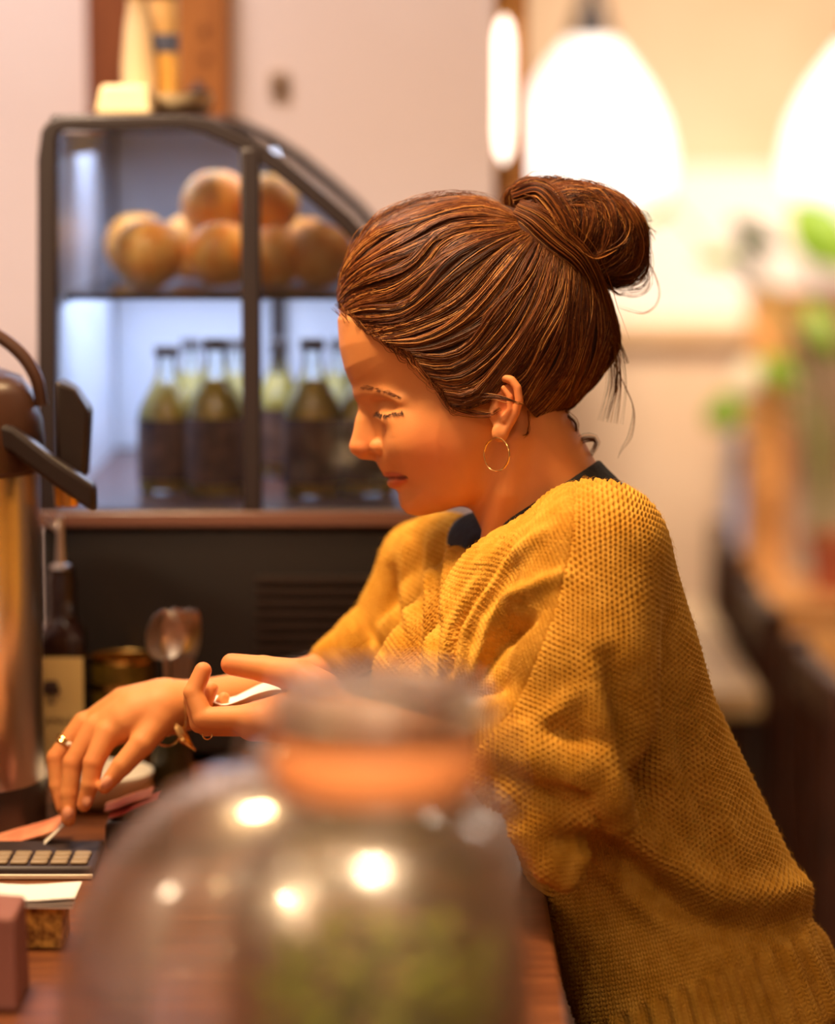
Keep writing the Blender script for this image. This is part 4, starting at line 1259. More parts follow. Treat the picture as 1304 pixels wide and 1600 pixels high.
# knit: wales follow the shoulder seam, the lower part fans into a ribbed hem
SEAM = [(893,720),(899,800),(893,850),(880,905),(865,960),(845,1010),(825,1060),(800,1110),(760,1155),(700,1230)]
ds = np.full(len(px), 1e9); sa = np.zeros(len(px)); acc = 0
for i in range(len(SEAM)-1):
    a, b = SEAM[i], SEAM[i+1]; L = math.dist(a, b)
    bx, bv = (b[0]-a[0])/L, (b[1]-a[1])/L
    t = np.clip((px-a[0])*bx+(py-a[1])*bv, 0 if i else -400, L if i < len(SEAM)-2 else 900)
    d = np.hypot(px-a[0]-t*bx, py-a[1]-t*bv); side = np.sign((px-a[0])*bv-(py-a[1])*bx)   # + = right of the seam
    m = d < np.abs(ds); ds = np.where(m, d*np.where(side == 0, 1, side), ds); sa = np.where(m, acc+t, sa); acc += L
right = ds > 0
low = (py > np.interp(px, [780, 900, 960, 1060, 1160, 1304], [1300, 1300, 1312, 1380, 1425, 1420])) & (px > 860)
def stockinette(u, v):
    a = np.abs((u % 1)-0.5)*2
    r = (v+0.55*a) % 1
    return np.sin(np.pi*np.clip(a, 0.03, 0.97))**0.7*(0.35+0.65*np.sin(np.pi*r)**0.8)
def honeycomb(u, v):
    row = np.floor(v); uu = (u+0.5*(row % 2)) % 1; vv = v % 1
    hole = np.exp(-((uu-0.5)/0.24)**2-((vv-0.5)/0.30)**2)
    return 0.9-0.95*hole+0.12*np.sin(2*np.pi*v)
jit = 1.2*np.sin(px*0.05+py*0.031)+1.0*np.sin(py*0.047-px*0.022)
# left of the seam: wales run down and forward
phi = np.radians(48+34*smoothstep(20, 170, -ds))
dl_ = -ds+0.35*(yv+330)
uL = (-np.sin(phi)*dl_+np.cos(phi)*sa+jit)/8.8; vL = (np.cos(phi)*dl_+np.sin(phi)*sa)/7.4
# right of the seam: open mesh rows dropping towards the back
dr = ds+0.55*np.maximum(yv+340, 0)*smoothstep(40, 160, ds)
pxr = px+0.5*np.maximum(yv+330, 0)*smoothstep(60, 180, ds)
uR = (np.cos(0.50)*pxr+np.sin(0.50)*py+jit*2)/9.0; vR = (-np.sin(0.50)*px+np.cos(0.50)*py+jit*2)/7.6
# lower part, fanning about a point above
ang = np.arctan2(px-760, py-300); rad = np.hypot(px-760, py-300)
uB = ang*1150/8.6+jit*0.06; vB = rad/7.4
hL, hR, hB = stockinette(uL, vL), honeycomb(uR, vR), stockinette(uB, vB)
fuzzy = smoothstep(120, 175, ds)*smoothstep(1150, 900, py)            # felted, almost smooth upper back
H = np.where(right, hR*(1-0.7*fuzzy)+0.35*fuzzy, hL)
wl = smoothstep(-14, 14, py-np.interp(px, [780, 900, 960, 1060, 1160, 1304], [1300, 1300, 1312, 1380, 1425, 1420]))*smoothstep(850, 880, px)
H = H*(1-wl)+hB*wl
amp = 4.2+2.6*right*(1-wl)
disp = (H-0.6)*amp
# the seam itself
disp -= 3.0*np.exp(-(ds/3.0)**2)*(py < 1130)
# ribbed hem
hemv = (px-1236)*0.40+(py-1600)*0.916
wh = smoothstep(-128, -108, hemv)
rib = np.cos(ang*1150/29*2*np.pi)
disp = disp*(1-0.55*wh)+wh*5.5*np.sign(rib)*np.abs(rib)**0.6
# ribbed collar band
face = smoothstep(0.30, -0.05, Ns[:, 2])
Vs = Vs+Ns*(disp*face)[:, None]
# loose mohair surface: tiny irregularities
Vs = Vs+Ns*(rng.normal(0, 0.25, len(Vs))*face)[:, None]
M_wool = noisy(mat('mustard_wool', srgb(202,150,58), 0.95, spec=0.08, Sheen_Weight=0.35, Sheen_Roughness=0.5), srgb(192,138,46), srgb(212,160,66), 60, 4)
M_wool.node_tree.nodes['Principled BSDF'].inputs['Sheen Tint'].default_value = srgb(240,196,110)
sweater = part(np_mesh('sweater', Lw(Vs), Fs, M_wool))
# fuzz fibres standing off the wool
sel = np.where((Ns[:, 2] < 0.35) & (Vs[:, 0] > 470))[0]
pick = rng.choice(sel, 9000, replace=False)
b0 = Vs[pick]; nn = Ns[pick]; rd = rng.normal(0, 1, (len(pick), 3)); rd -= nn*(rd*nn).sum(1, keepdims=True); rd /= np.linalg.norm(rd, axis=1, keepdims=True)
ln = rng.uniform(4, 9, (len(pick), 1))
fz_ = np.stack([b0, b0+nn*ln*0.35+rd*ln*0.3, b0+nn*ln*0.55+rd*ln*0.75, b0+nn*ln*0.6+rd*ln*1.1], 1)
fu = fine_strands('wool_fuzz', fz_, 0.22, M_wool)
fu.parent = None; put(fu, sweater); fu['kind'] = 'stuff'

# ---- hair
HOUT = [(529,470,120),(527,429,130),(540,403,140),(556,384,150),(582,353,160),(631,327,170),(680,313,170),(720,308,170),(756,311,170),(791,322,170),
        (830,335,170),(870,355,170),(905,385,170),(930,420,170),(948,460,160),(956,505,150),(954,540,150),(947,562,150),(929,598,150),(898,634,150),(862,656,200),
        (822,690,300),(700,720,300),(600,640,300),(540,560,130)]
HLINE = [(480,492),(530,489),(545,497),(558,506),(578,528),(602,543),(640,556),(656,580),(688,610),(702,640),(722,649),(762,652),(768,610),(778,592),(795,584),(812,600),(816,640),(824,656),(864,658),
         (1000,660),(1000,250),(480,250)]
hr = SDF((512, 285, -182), (1040, 680, 182), 3)
hr.field2(inflate3(hr, HOUT, 146), 0, 'add')
X2 = hr.ax[0][:, None]; V2 = hr.ax[1][None, :]
dl = None
for i in range(len(HLINE)):
    d_, _ = seg_dist2(X2, V2, HLINE[i], HLINE[(i+1) % len(HLINE)])
    dl = d_ if dl is None else np.minimum(dl, d_)
dl = np.where(inside(X2, V2, HLINE), dl, -dl)-np.where(X2 < 760, 12, 3)
hr.field2(np.broadcast_to((-dl)[:, :, None], hr.f.shape).astype(np.float32), 22, 'and')
hr.ell((880, 366, -5), (70, 54, 60), 14, rot=12)
hr.ell((922, 380, -5), (36, 44, 46), 14, rot=12)
Vr, Fr = hr.mesh(); Vr = relax(Vr, Fr, 2, 0.5)
M_hairbase = noisy(mat('hair_base', srgb(56,26,12), 0.7), srgb(46,20,9), srgb(74,36,15), 60, 4, 0.4)
hair = part(np_mesh('hair', Lw(Vr), Fr, M_hairbase))

def hair_depth(x, v):
    Sq, _, _ = inflate2(x, v, HOUT, 146)
    bx, bv = (x-900)/108, (v-368)/78
    Sb = 76*76*(1-bx*bx-bv*bv)
    return -np.sqrt(np.maximum(np.maximum(Sq, Sb), 0))

def strand_mesh(name, lines, rad, parent, material):
    """lines (n,m,3) in the figure frame -> one mesh of thin three-sided tapering tubes"""
    L = np.asarray(lines); n, m, _ = L.shape
    T = np.gradient(L, axis=1); T /= np.linalg.norm(T, axis=2, keepdims=True)+1e-9
    ref = np.array([0.15, 0.1, 1.0]); ref /= np.linalg.norm(ref)
    N = np.cross(T, ref); N /= np.linalg.norm(N, axis=2, keepdims=True)+1e-9
    B = np.cross(T, N)
    tp = np.interp(np.linspace(0, 1, m), [0, 0.08, 0.75, 1], [0.5, 1, 1, 0.25])
    R = np.asarray(rad)[:, None]*tp[None, :]
    ring = []
    for k in range(3):
        a = 2*math.pi*k/3+0.5
        ring.append(L + (N*math.cos(a)+B*math.sin(a))*R[:, :, None])
    V = np.stack(ring, 2).reshape(-1, 3)
    base = (np.arange(n)[:, None]*m+np.arange(m-1)[None, :])[:, :, None]*3
    fs_ = []
    for k in range(3):
        k2 = (k+1) % 3
        fs_.append(np.concatenate([base+k, base+k2, base+3+k2, base+3+k], 2).reshape(-1, 4))
    F = np.concatenate(fs_)
    c = rng.random(n).repeat(m*3)
    col = np.stack([c, np.tile(np.linspace(0, 1, m).repeat(3), n), c, np.ones_like(c)], 1)
    o = np_mesh(name, Lw(V), F, material, {'strand': col})
    put(o, parent)
    return o

M_hair = mat('hair_strands', srgb(120,64,24), 0.45, spec=0.35)
def hair_nodes(m):
    n, l, b = nodes(m)
    at = n.new('ShaderNodeVertexColor'); at.layer_name = 'strand'
    sp = n.new('ShaderNodeSeparateColor'); l.new(at.outputs['Color'], sp.inputs['Color'])
    rp = n.new('ShaderNodeValToRGB')
    e = rp.color_ramp.elements
    e[0].position = 0.0; e[0].color = srgb(56,25,10)
    e[1].position = 1.0; e[1].color = srgb(236,168,90)
    q = e.new(0.55); q.color = srgb(112,56,21)
    q = e.new(0.85); q.color = srgb(164,94,40)
    l.new(sp.outputs['Red'], rp.inputs['Fac']); l.new(rp.outputs['Color'], b.inputs['Base Color'])
    tr = n.new('ShaderNodeBsdfTranslucent'); l.new(rp.outputs['Color'], tr.inputs['Color'])
    mx = n.new('ShaderNodeMixShader'); mx.inputs['Fac'].default_value = 0.28
    l.new(b.outputs[0], mx.inputs[1]); l.new(tr.outputs[0], mx.inputs[2]); l.new(mx.outputs[0], n['Material Output'].inputs['Surface'])
hair_nodes(M_hair)

GUIDES = [
 [(529,450),(545,402),(585,352),(640,325),(700,311),(760,313),(802,338)],
 [(527,458),(541,420),(585,380),(640,352),(700,333),(760,332),(803,346)],
 [(527,466),(541,440),(585,410),(635,385),(690,360),(750,350),(805,353)],
 [(528,474),(548,458),(590,438),(640,418),(685,380),(740,362),(806,358)],
 [(530,484),(560,470),(612,458),(660,425),(695,390),(745,372),(808,362)],
 [(540,492),(575,482),(622,482),(662,460),(702,420),(752,386),(810,366)],
 [(552,502),(590,506),(632,500),(664,478),(702,448),(760,402),(814,370)],
 [(574,526),(618,522),(660,506),(700,480),(750,440),(800,392),(822,374)],
 [(604,542),(650,541),(690,525),(732,498),(780,450),(812,405),(828,380)],
 [(642,558),(682,560),(722,544),(762,508),(800,460),(826,415),(838,388)],
 [(660,584),(702,590),(742,570),(782,528),(816,470),(838,425),(848,396)],
 [(690,614),(727,618),(762,592),(798,545),(832,482),(850,435),(858,402)],
 [(704,642),(744,640),(772,604),(812,560),(846,492),(862,440),(868,408)],
 [(798,588),(812,578),(830,556),(848,522),(864,475),(874,440),(878,414)],
 [(818,640),(836,612),(854,585),(870,545),(884,492),(890,450),(892,424)],
 [(832,655),(852,640),(876,605),(896,558),(906,500),(908,460),(905,430)],
 [(866,655),(888,630),(908,590),(924,545),(930,500),(926,465),(918,436)],
 [(896,636),(916,606),(934,570),(944,530),(944,490),(938,465),(930,440)],
 [(926,602),(942,574),(953,540),(955,505),(951,480),(945,460),(936,440)]]
GM = np.stack([smooth_curve(g, 22) for g in GUIDES])      # (guides, samples, 2)
def head_strands(n, sgn):
    t = rng.random(n)*(len(GUIDES)-1)
    # gather strands into locks
    lock = np.round(t*3.3)/3.3; lockid = np.round(t*3.3).astype(int)
    pull = rng.random(n)*0.4
    tt = t+(lock-t)*pull
    i = np.minimum(tt.astype(int), len(GUIDES)-2); w = (tt-i)[:, None, None]
    L = GM[i]*(1-w)+GM[i+1]*w
    m = L.shape[1]; u = np.linspace(0, 1, m)
    lk = np.random.default_rng(3).random((400, 4))
    ph = lk[lockid, 0]*6.28; am = 2+6*lk[lockid, 1]; fr = 0.7+1.0*lk[lockid, 2]
    T = np.gradient(L, axis=1); T /= np.linalg.norm(T, axis=2, keepdims=True)+1e-9
    N = np.stack([-T[:, :, 1], T[:, :, 0]], 2)
    env = np.sin(math.pi*np.clip(u, 0, 1))**0.7
    wave = (am[:, None]*np.sin(ph[:, None]+fr[:, None]*6.28*u[None, :])+rng.normal(0, 2.4, n)[:, None]+rng.normal(0, 1.2, (n, 1))*np.sin(u*9+rng.random((n, 1))*6))*env[None, :]
    L = L+N*wave[:, :, None]
    # each strand covers a stretch of its path
    a = np.where(rng.random(n) < 0.65, 0, rng.random(n)*0.5); b = np.where(rng.random(n) < 0.75, 1, np.minimum(1, a+0.35+rng.random(n)*0.5))
    M = 13
    uu = a[:, None]+(b-a)[:, None]*np.linspace(0, 1, M)[None, :]
    fi = uu*(m-1); i0 = np.minimum(fi.astype(int), m-2); ww = (fi-i0)[:, :, None]
    ar = np.arange(n)[:, None]
    Q = L[ar, i0]*(1-ww)+L[ar, i0+1]*ww
    yd = hair_depth(Q[:, :, 0], Q[:, :, 1])
    lift = (1.5+9*lk[lockid, 3]*(1-pull))[:, None]*np.sin(math.pi*np.clip(uu*0.9+0.1, 0, 1))+rng.random((n, 1))*3
    sh = np.clip(-yd/60, 0, 1)          # spread the lift outward from the middle of the head
    y = (yd-lift*sh)*(-sgn)*-1 if sgn < 0 else -(yd-lift*sh)
    y = (yd-lift*sh) if sgn < 0 else -(yd-lift*sh)
    top = (1-sh)*lift*0.5
    out = np.stack([Q[:, :, 0]+np.where(Q[:, :, 0] > 850, top, -top*0.5), Q[:, :, 1]-np.where(Q[:, :, 1] < 480, top, 0), y], 2)
    return out
near = head_strands(8600, -1); far = head_strands(1500, 1)
strand_mesh('hair_strands', np.concatenate([near, far]), np.r_[rng.uniform(0.32, 0.68, len(near)), rng.uniform(0.8, 1.2, len(far))], hair, M_hair)

# the bun
BUN = [
 [(800,328),(796,306),(818,296),(845,302),(862,328),(878,362),(890,398)],
 [(806,330),(822,294),(850,294),(874,306),(894,336),(900,370),(894,402)],
 [(815,330),(845,294),(880,298),(906,318),(918,352),(916,388),(900,420)],
 [(830,334),(868,298),(905,302),(932,324),(944,360),(938,400),(918,436)],
 [(842,330),(886,298),(930,306),(962,332),(974,370),(964,412),(930,440)],
 [(856,322),(905,300),(952,316),(986,350),(994,392),(980,428),(944,440)],
 [(870,312),(925,304),(970,326),(1000,366),(1006,408),(990,440),(955,438)]]
BM = np.stack([smooth_curve(g, 22) for g in BUN])
def bun_strands(n, sgn, scale=1.0):
    t = rng.random(n)*(len(BUN)-1); lockid = np.round(t*6).astype(int); tt = t+(np.round(t*6)/6-t)*rng.random(n)*0.6
    i = np.minimum(tt.astype(int), len(BUN)-2); w = (tt-i)[:, None, None]
    L = BM[i]*(1-w)+BM[i+1]*w
    m = L.shape[1]; u = np.linspace(0, 1, m)
    T = np.gradient(L, axis=1); T /= np.linalg.norm(T, axis=2, keepdims=True)+1e-9
    N = np.stack([-T[:, :, 1], T[:, :, 0]], 2)
    lk = np.random.default_rng(5).random((100, 4))
    wv = (7*np.sin(lk[lockid, 0]*6.28+u[None, :].T*6).T+rng.normal(0, 3.5, (n, 1))+rng.normal(0, 3.5, (n, 1))*np.sin(u*8+rng.random((n, 1))*6))
    L = L+N*wv[:, :, None]
    bx, bv = (L[:, :, 0]-902)/112, (L[:, :, 1]-370)/82
    y = -74*np.sqrt(np.clip(1-bx*bx-bv*bv, 0, 1))*scale-5-14*lk[lockid, 1][:, None]*np.sin(math.pi*u)-rng.random((n, 1))*4
    y = y*(rng.uniform(0.55, 1.05, (n, 1)) if scale < 1 else 1)
    return np.stack([L[:, :, 0], L[:, :, 1], y*(1 if sgn < 0 else -1)], 2)
bs = np.concatenate([bun_strands(2300, -1), bun_strands(800, -1, 0.7), bun_strands(600, 1)])
strand_mesh('bun_strands', bs, rng.uniform(0.32, 0.7, len(bs)), hair, M_hair)

# band of hair wrapped across the bun and falling down the back of the head, curls, wisps
def bundle(pts, n, spread, yspread=6, m=22, wav=2.0):
    c = smooth_curve(pts, m)
    u = np.linspace(0, 1, m)
    o = rng.normal(0, 1, (n, 1))*np.interp(u, np.linspace(0, 1, len(spread)), spread)[None, :]
    T = np.gradient(c, axis=0); T /= np.linalg.norm(T, axis=1, keepdims=True)+1e-9
    N = np.stack([-T[:, 1], T[:, 0], np.zeros(m)], 1)
    wv = rng.normal(0, wav, (n, 1))*np.sin(u*7+rng.random((n, 1))*6.28)*u
    L = c[None]+N[None]*(o+wv)[:, :, None]
    L[:, :, 2] += rng.normal(0, yspread, (n, 1))
    return L
W_ = []
W_.append(bundle([(802,334,-70),(832,352,-92),(864,382,-100),(900,412,-96),(922,446,-78),(938,490,-56),(950,540,-30)], 260, [9,11,9,8,7,9]))
W_.append(bundle([(798,312,-40),(835,306,-74),(862,336,-92),(880,372,-98),(892,398,-92)], 240, [8,10,9,8,4]))
W_.append(bundle([(905,405,-90),(930,440,-70),(950,490,-40),(957,540,-12),(962,600,0),(952,660,0)], 26, [3,5,6,7,9,12]))
W_.append(bundle([(910,420,-80),(945,470,-40),(958,520,-10),(972,550,0),(980,568,0)], 16, [2,4,5,4,2]))
W_.append(bundle([(900,400,-96),(925,412,-90),(955,398,-70),(962,396,-60)], 10, [1.5,2,1.5,1]))
W_.append(bundle([(898,402,-98),(925,418,-90),(938,445,-70),(962,462,-40),(974,460,-20)], 12, [1.5,2,2,2,2]))
W_.append(bundle([(985,350,-20),(1004,400,-10),(1000,428,-10),(975,438,-10),(945,434,-20)], 40, [4,6,6,7,8], 16))
W_.append(bundle([(975,345,-30),(990,385,-30),(985,415,-30),(965,425,-25),(940,418,-20)], 40, [5,7,7,7,8], 16))
W_.append(bundle([(995,380,0),(1010,430,0),(1005,450,0),(985,455,0),(960,448,0)], 14, [3,5,6,8,8], 14))
W_.append(bundle([(1004,392,0),(1026,440,0),(1026,472,0),(1005,490,0),(972,484,0),(962,478,0)], 3, [0.6,0.8,0.8,0.8,1]))
W_.append(bundle([(920,440,-60),(955,500,-20),(962,560,0),(960,610,0),(948,655,0)], 8, [1,3,4,3,1]))
W_.append(bundle([(955,560,0),(975,600,0),(991,640,0),(985,680,0),(970,702,0),(964,715,0)], 3, [0.5,0.8,0.8,0.8,0.6]))
# nape curls
W_.append(bundle([(872,645,-40),(862,668,-44),(854,682,-44),(866,698,-44),(886,708,-40)], 46, [4,3,2.4,2.2,2], 3))
W_.append(bundle([(884,640,-30),(874,672,-36),(876,695,-38),(886,706,-38),(898,694,-34),(914,686,-26),(930,690,-22),(922,712,-20)], 26, [3,2.2,1.8,2,3,3,2,1.5], 3))
W_.append(bundle([(880,648,-30),(896,660,-30),(898,674,-30),(886,690,-34),(884,704,-36)], 18, [3,2,1.6,2,1.6], 3))
W_.append(bundle([(820,645,-120),(822,668,-112),(820,680,-108),(812,684,-108)], 8, [1.5,1,0.8,0.8], 2))
# sideburn lock over the ear
W_.append(bundle([(690,612,-126),(705,640,-132),(730,650,-136),(762,652,-140),(778,644,-150)], 20, [8,6,4,2.5,2], 2))
W_.append(bundle([(735,628,-136),(755,625,-146),(780,628,-158),(800,634,-162),(812,637,-160)], 12, [5,3,1.5,1,1], 2))
# short hairs on the forehead and temple
for q in range(44):
    t = q/43.0
    hx = np.interp(t, [0,.2,.45,.7,1], [532,560,605,655,700]); hv = np.interp(t, [0,.2,.45,.7,1], [490,508,544,580,638])
    y0 = float(hair_depth(np.array([hx]), np.array([hv]))[0])
    dx, dv = random.uniform(4, 16), random.uniform(4, 14)
    W_.append(bundle([(hx-6, hv-16, y0+2), (hx+dx*0.2, hv-3, y0), (hx+dx*0.8, hv+dv*0.7, y0+2), (hx+dx*1.4, hv+dv*0.6, y0+3)], 5, [6,5,4,4], 2))
# flyaway hairs over the crown
for q in range(110):
    t = random.random()
    g = smooth_curve(GUIDES[0], 40)
    a = int(t*26); b = min(39, a+random.randint(8, 14))
    s_ = g[a:b]
    off = np.sin(np.linspace(0, math.pi*random.uniform(0.6, 1.0), len(s_)))*random.uniform(2, 12)
    c = np.stack([s_[:, 0]-off*0.3, s_[:, 1]-off, np.full(len(s_), random.uniform(-40, 40))], 1)
    W_.append(bundle(c, 1, [0.1, 0.1], 1))
for q in range(30):
    a = random.uniform(-2.8, 0.3); r0 = random.uniform(0.9, 1.0)
    c = [(902+108*r0*math.cos(a+k*0.22), 370+80*r0*math.sin(a+k*0.22)-random.uniform(0, 5)*math.sin(k), random.uniform(-30, 30)) for k in range(4)]
    W_.append(bundle(c, 2, [1, 2, 1], 4))
# loose locks that break up the bun
for q in range(34):
    a0 = random.uniform(-3.0, 1.2); sw_ = random.uniform(1.0, 2.2)*random.choice((1, 1, -1))
    rx, rv = random.uniform(62, 106), random.uniform(46, 78)
    ox, ov = random.uniform(-14, 14), random.uniform(-8, 10)
    c = []
    for k in range(6):
        a = a0+sw_*k/5
        x_, v_ = 898+ox+rx*math.cos(a)*(1-0.05*k), 368+ov+rv*math.sin(a)*(1-0.04*k)
        e_ = 1-((x_-902)/118)**2-((v_-370)/88)**2
        c.append((x_, v_, -78*math.sqrt(max(e_, 0.01))-random.uniform(2, 12)))
    W_.append(bundle(c, random.randint(8, 26), [2, 5, 6, 5, 3], 5, wav=3))
for q in range(16):           # little ends sticking out on top and at the back of the bun
    a = random.uniform(-2.4, 0.6)
    x_, v_ = 900+100*math.cos(a), 368+74*math.sin(a)
    W_.append(bundle([(x_, v_, random.uniform(-40, 20)), (x_+random.uniform(-6, 10), v_-random.uniform(4, 10), -10), (x_+random.uniform(0, 18), v_-random.uniform(2, 12), -5), (x_+random.uniform(6, 24), v_+random.uniform(-4, 8), 0)], random.randint(2, 5), [1, 2, 2.5], 4))
M22 = np.concatenate(W_)
strand_mesh('loose_hair', M22, rng.uniform(0.3, 0.6, len(M22)), hair, M_hair)

# ---- trousers and shoes (mostly below the frame)
def wl(x, y, z):
    """world point -> figure frame"""
    d = np.array([x, y, z])-ORG
    return (652+d@RT/K, 800-d@UP/K, d@FW/K)
lg = SDF((700, 1400, -420), (1620, 2700, 620), 10)
hip = wl(0.245, 0.03, 0.80)
lg.tube([A(1105,1600,0), hip], [185,180], 30, sy=0.75)
for sy_ in (-1, 1):
    lg.tube([wl(0.245, 0.03+sy_*0.085, 0.80), wl(0.225, 0.03+sy_*0.095, 0.45), wl(0.245, 0.03+sy_*0.10, 0.09)], [150,112,84], 20)
lg.field2(np.broadcast_to(-((lg.ax[0][:, None, None]-1236)*0.40+(lg.ax[1][None, :, None]-1600)*0.916+60), lg.f.shape).astype(np.float32), 16, 'and')
Vl, Fl = lg.mesh()
part(np_mesh('trousers', Lw(relax(Vl, Fl, 2)), Fl, M_black))
for sy_ in (-1, 1):
    yy = 0.03+sy_*0.10
    sh = SDF(wl(-0.02, yy-0.09, 0.16), wl(0.36, yy+0.16, -0.04), 8) if False else None
    prof = [(-0.13,0.0,0.030,0.040),(-0.11,0.0,0.042,0.050),(-0.05,0.0,0.048,0.062),(0.01,0.0,0.042,0.085),(0.06,0.0,0.040,0.10),(0.085,0.0,0.030,0.09)]
    m = MB(); vs_ = []; ns = 14
    for (dx, _, hw, ht) in prof:
        for k in range(ns):
            a = 2*math.pi*k/ns
            vs_.append((0.215+dx, yy+hw*math.cos(a), max(0.0006, ht*0.5+ht*0.5*math.sin(a))))
    fs_ = [tuple(range(ns)), tuple((len(prof)-1)*ns+k for k in range(ns-1, -1, -1))]
    for i in range(len(prof)-1):
        for k in range(ns): fs_.append((i*ns+k, i*ns+(k+1) % ns, (i+1)*ns+(k+1) % ns, (i+1)*ns+k))
    part(m.add(vs_, fs_).build('shoe', M_black))

# ------------------------------------------------------------------ glass jars in the foreground
M_jar = jar_mat('jar_glass')
def lathe_px(prof, px, y):
    """[(half-width in px, py)] -> [(r, z)] at depth y"""
    out = []
    for (w, py) in prof:
        out.append((w/S(y, py), P(px, py, y)[2]))
    return out
# round jar behind
y2 = -0.68
c2 = P(458, 1400, y2)
rj = empty('round_jar', (c2[0], y2, ZC), 'large round clear glass jar with rolled rim, left and behind the clip-top jar', 'jar')
pr = lathe_px([(58,1160),(67,1166),(66,1174),(59,1179),(60,1188),(74,1194),(130,1200),(205,1236),(262,1290),(305,1342),(345,1430),(366,1500),(372,1600),(366,1700),(340,1780),(300,1830)], 458, y2)
zb_ = ZC+0.0005
low = pr[-1]
outer = [(low[0]*0.8, zb_), (low[0]*0.95, zb_+0.01)]+[(r, max(z_, zb_+0.015+0.002*i)) for i, (r, z_) in enumerate(pr[::-1])]
inner = [(max(r-0.004, 0.001), z_+(0.004 if i < 3 else 0)) for i, (r, z_) in enumerate(outer)]
MB().lathe(outer+inner[::-1], 72, (c2[0], y2, 0), True, True).build('glass', M_jar, rj)
# clip-top jar in front
y1 = -0.97
c1 = P(590, 1300, y1)
cj = empty('clip_top_jar', (c1[0], y1, ZC), 'clip-top glass jar with orange rubber seal filled with green herbs, closest to the viewer', 'jar')
cc = (c1[0], y1, 0)
pr = lathe_px([(150,1229),(156,1240),(160,1276),(186,1296),(214,1332),(234,1392),(242,1465),(244,1700),(244,1900)], 590, y1)
outer = [(pr[-1][0]*0.9, zb_), (pr[-1][0], zb_+0.012)]+pr[::-1]
inner = [(max(r-0.004, 0.001), z_+(0.006 if i < 2 else 0)) for i, (r, z_) in enumerate(outer)]
MB().lathe(outer+inner[::-1], 72, cc).build('glass', M_jar, cj)
lid = lathe_px([(160,1150),(168,1138),(168,1092),(164,1070),(152,1060),(110,1056),(100,1060),(60,1062),(2,1062)], 590, y1)
lid_in = [(max(r-0.005, 0.001), z_-0.005) for r, z_ in lid]
lo_ = MB().lathe(lid+lid_in[::-1][1:], 64, cc, False, False).build('lid', hazy_lid('lid_glass'), cj)
gs = lathe_px([(150,1228),(162,1224),(167,1206),(167,1170),(160,1152),(146,1151),(144,1190),(146,1226)], 590, y1)
MB().lathe(gs+[gs[0]], 64, cc, False, False).build('rubber_seal', mat('orange_rubber', srgb(250,160,96), 0.5), cj)
R1 = 160/S(y1, 1250)
zr = P(590, 1246, y1)[2]
ring = lambda r, z_: [(c1[0]+r*math.cos(2*math.pi*k/48), y1+r*math.sin(2*math.pi*k/48), z_) for k in range(48)]
MB().tube(ring(R1+0.0015, zr), 0.0013, 8, True).build('neck_wire', M_steel, cj)
zl = P(590, 1100, y1)[2]
MB().tube(ring(R1+0.004, zl), 0.0013, 8, True).build('lid_wire', M_steel, cj)
zq = P(590, 1215, y1)[2]
for sx in (-1, 1):
    xs = c1[0]+sx*(R1+0.004)
    MB().tube([(xs, y1, zl), (xs+sx*0.006, y1-0.004, zl-0.012), (xs+sx*0.012, y1-0.006, zq), (xs+sx*0.008, y1-0.004, zr-0.010), (xs-sx*0.001, y1, zr)], 0.0014, 8).build('bail_wire', M_steel, cj)
# herbs
herb = noisy(mat('green_herb', srgb(150,160,40), 0.5), srgb(96,112,20), srgb(196,196,60), 90, 3)
m = MB(); rr = random.Random(11)
zt_ = P(590, 1462, y1)[2]; Rj = pr[-1][0]-0.010
for k in range(620):
    a = rr.uniform(0, 6.283); rad = Rj*math.sqrt(rr.random())*0.93
    z_ = zb_+0.02+(zt_-zb_-0.02)*rr.random()**0.8
    p = Vector((c1[0]+rad*math.cos(a), y1+rad*math.sin(a), z_))
    d = Vector((rr.uniform(-1, 1), rr.uniform(-1, 1), rr.uniform(-0.6, 0.9))).normalized()
    s_ = d.cross(Vector((0, 0, 1))).normalized(); n_ = s_.cross(d)
    L_ = rr.uniform(0.012, 0.024); w_ = L_*0.32
    tip = p+d*L_
    if (Vector((tip.x, tip.y))-Vector((c1[0], y1))).length > Rj or tip.z > zt_+0.006: d = Vector((c1[0]-p.x, y1-p.y, -0.01)).normalized(); s_ = d.cross(Vector((0,0,1))).normalized(); n_ = s_.cross(d); tip = p+d*L_
    m.add([p, p+d*L_*0.35+s_*w_+n_*0.002, p+d*L_*0.35-s_*w_+n_*0.002, p+d*L_*0.4-n_*0.001, tip, p+d*L_*0.72+s_*w_*0.7, p+d*L_*0.72-s_*w_*0.7],
          [(0,1,3), (0,3,2), (1,5,3), (3,6,2), (5,4,3), (3,4,6)])
hb_ = m.build('herb_leaves', herb, smooth=False)
put(hb_, cj); hb_['kind'] = 'stuff'; hb_['label'] = 'green herb leaves filling the jar'

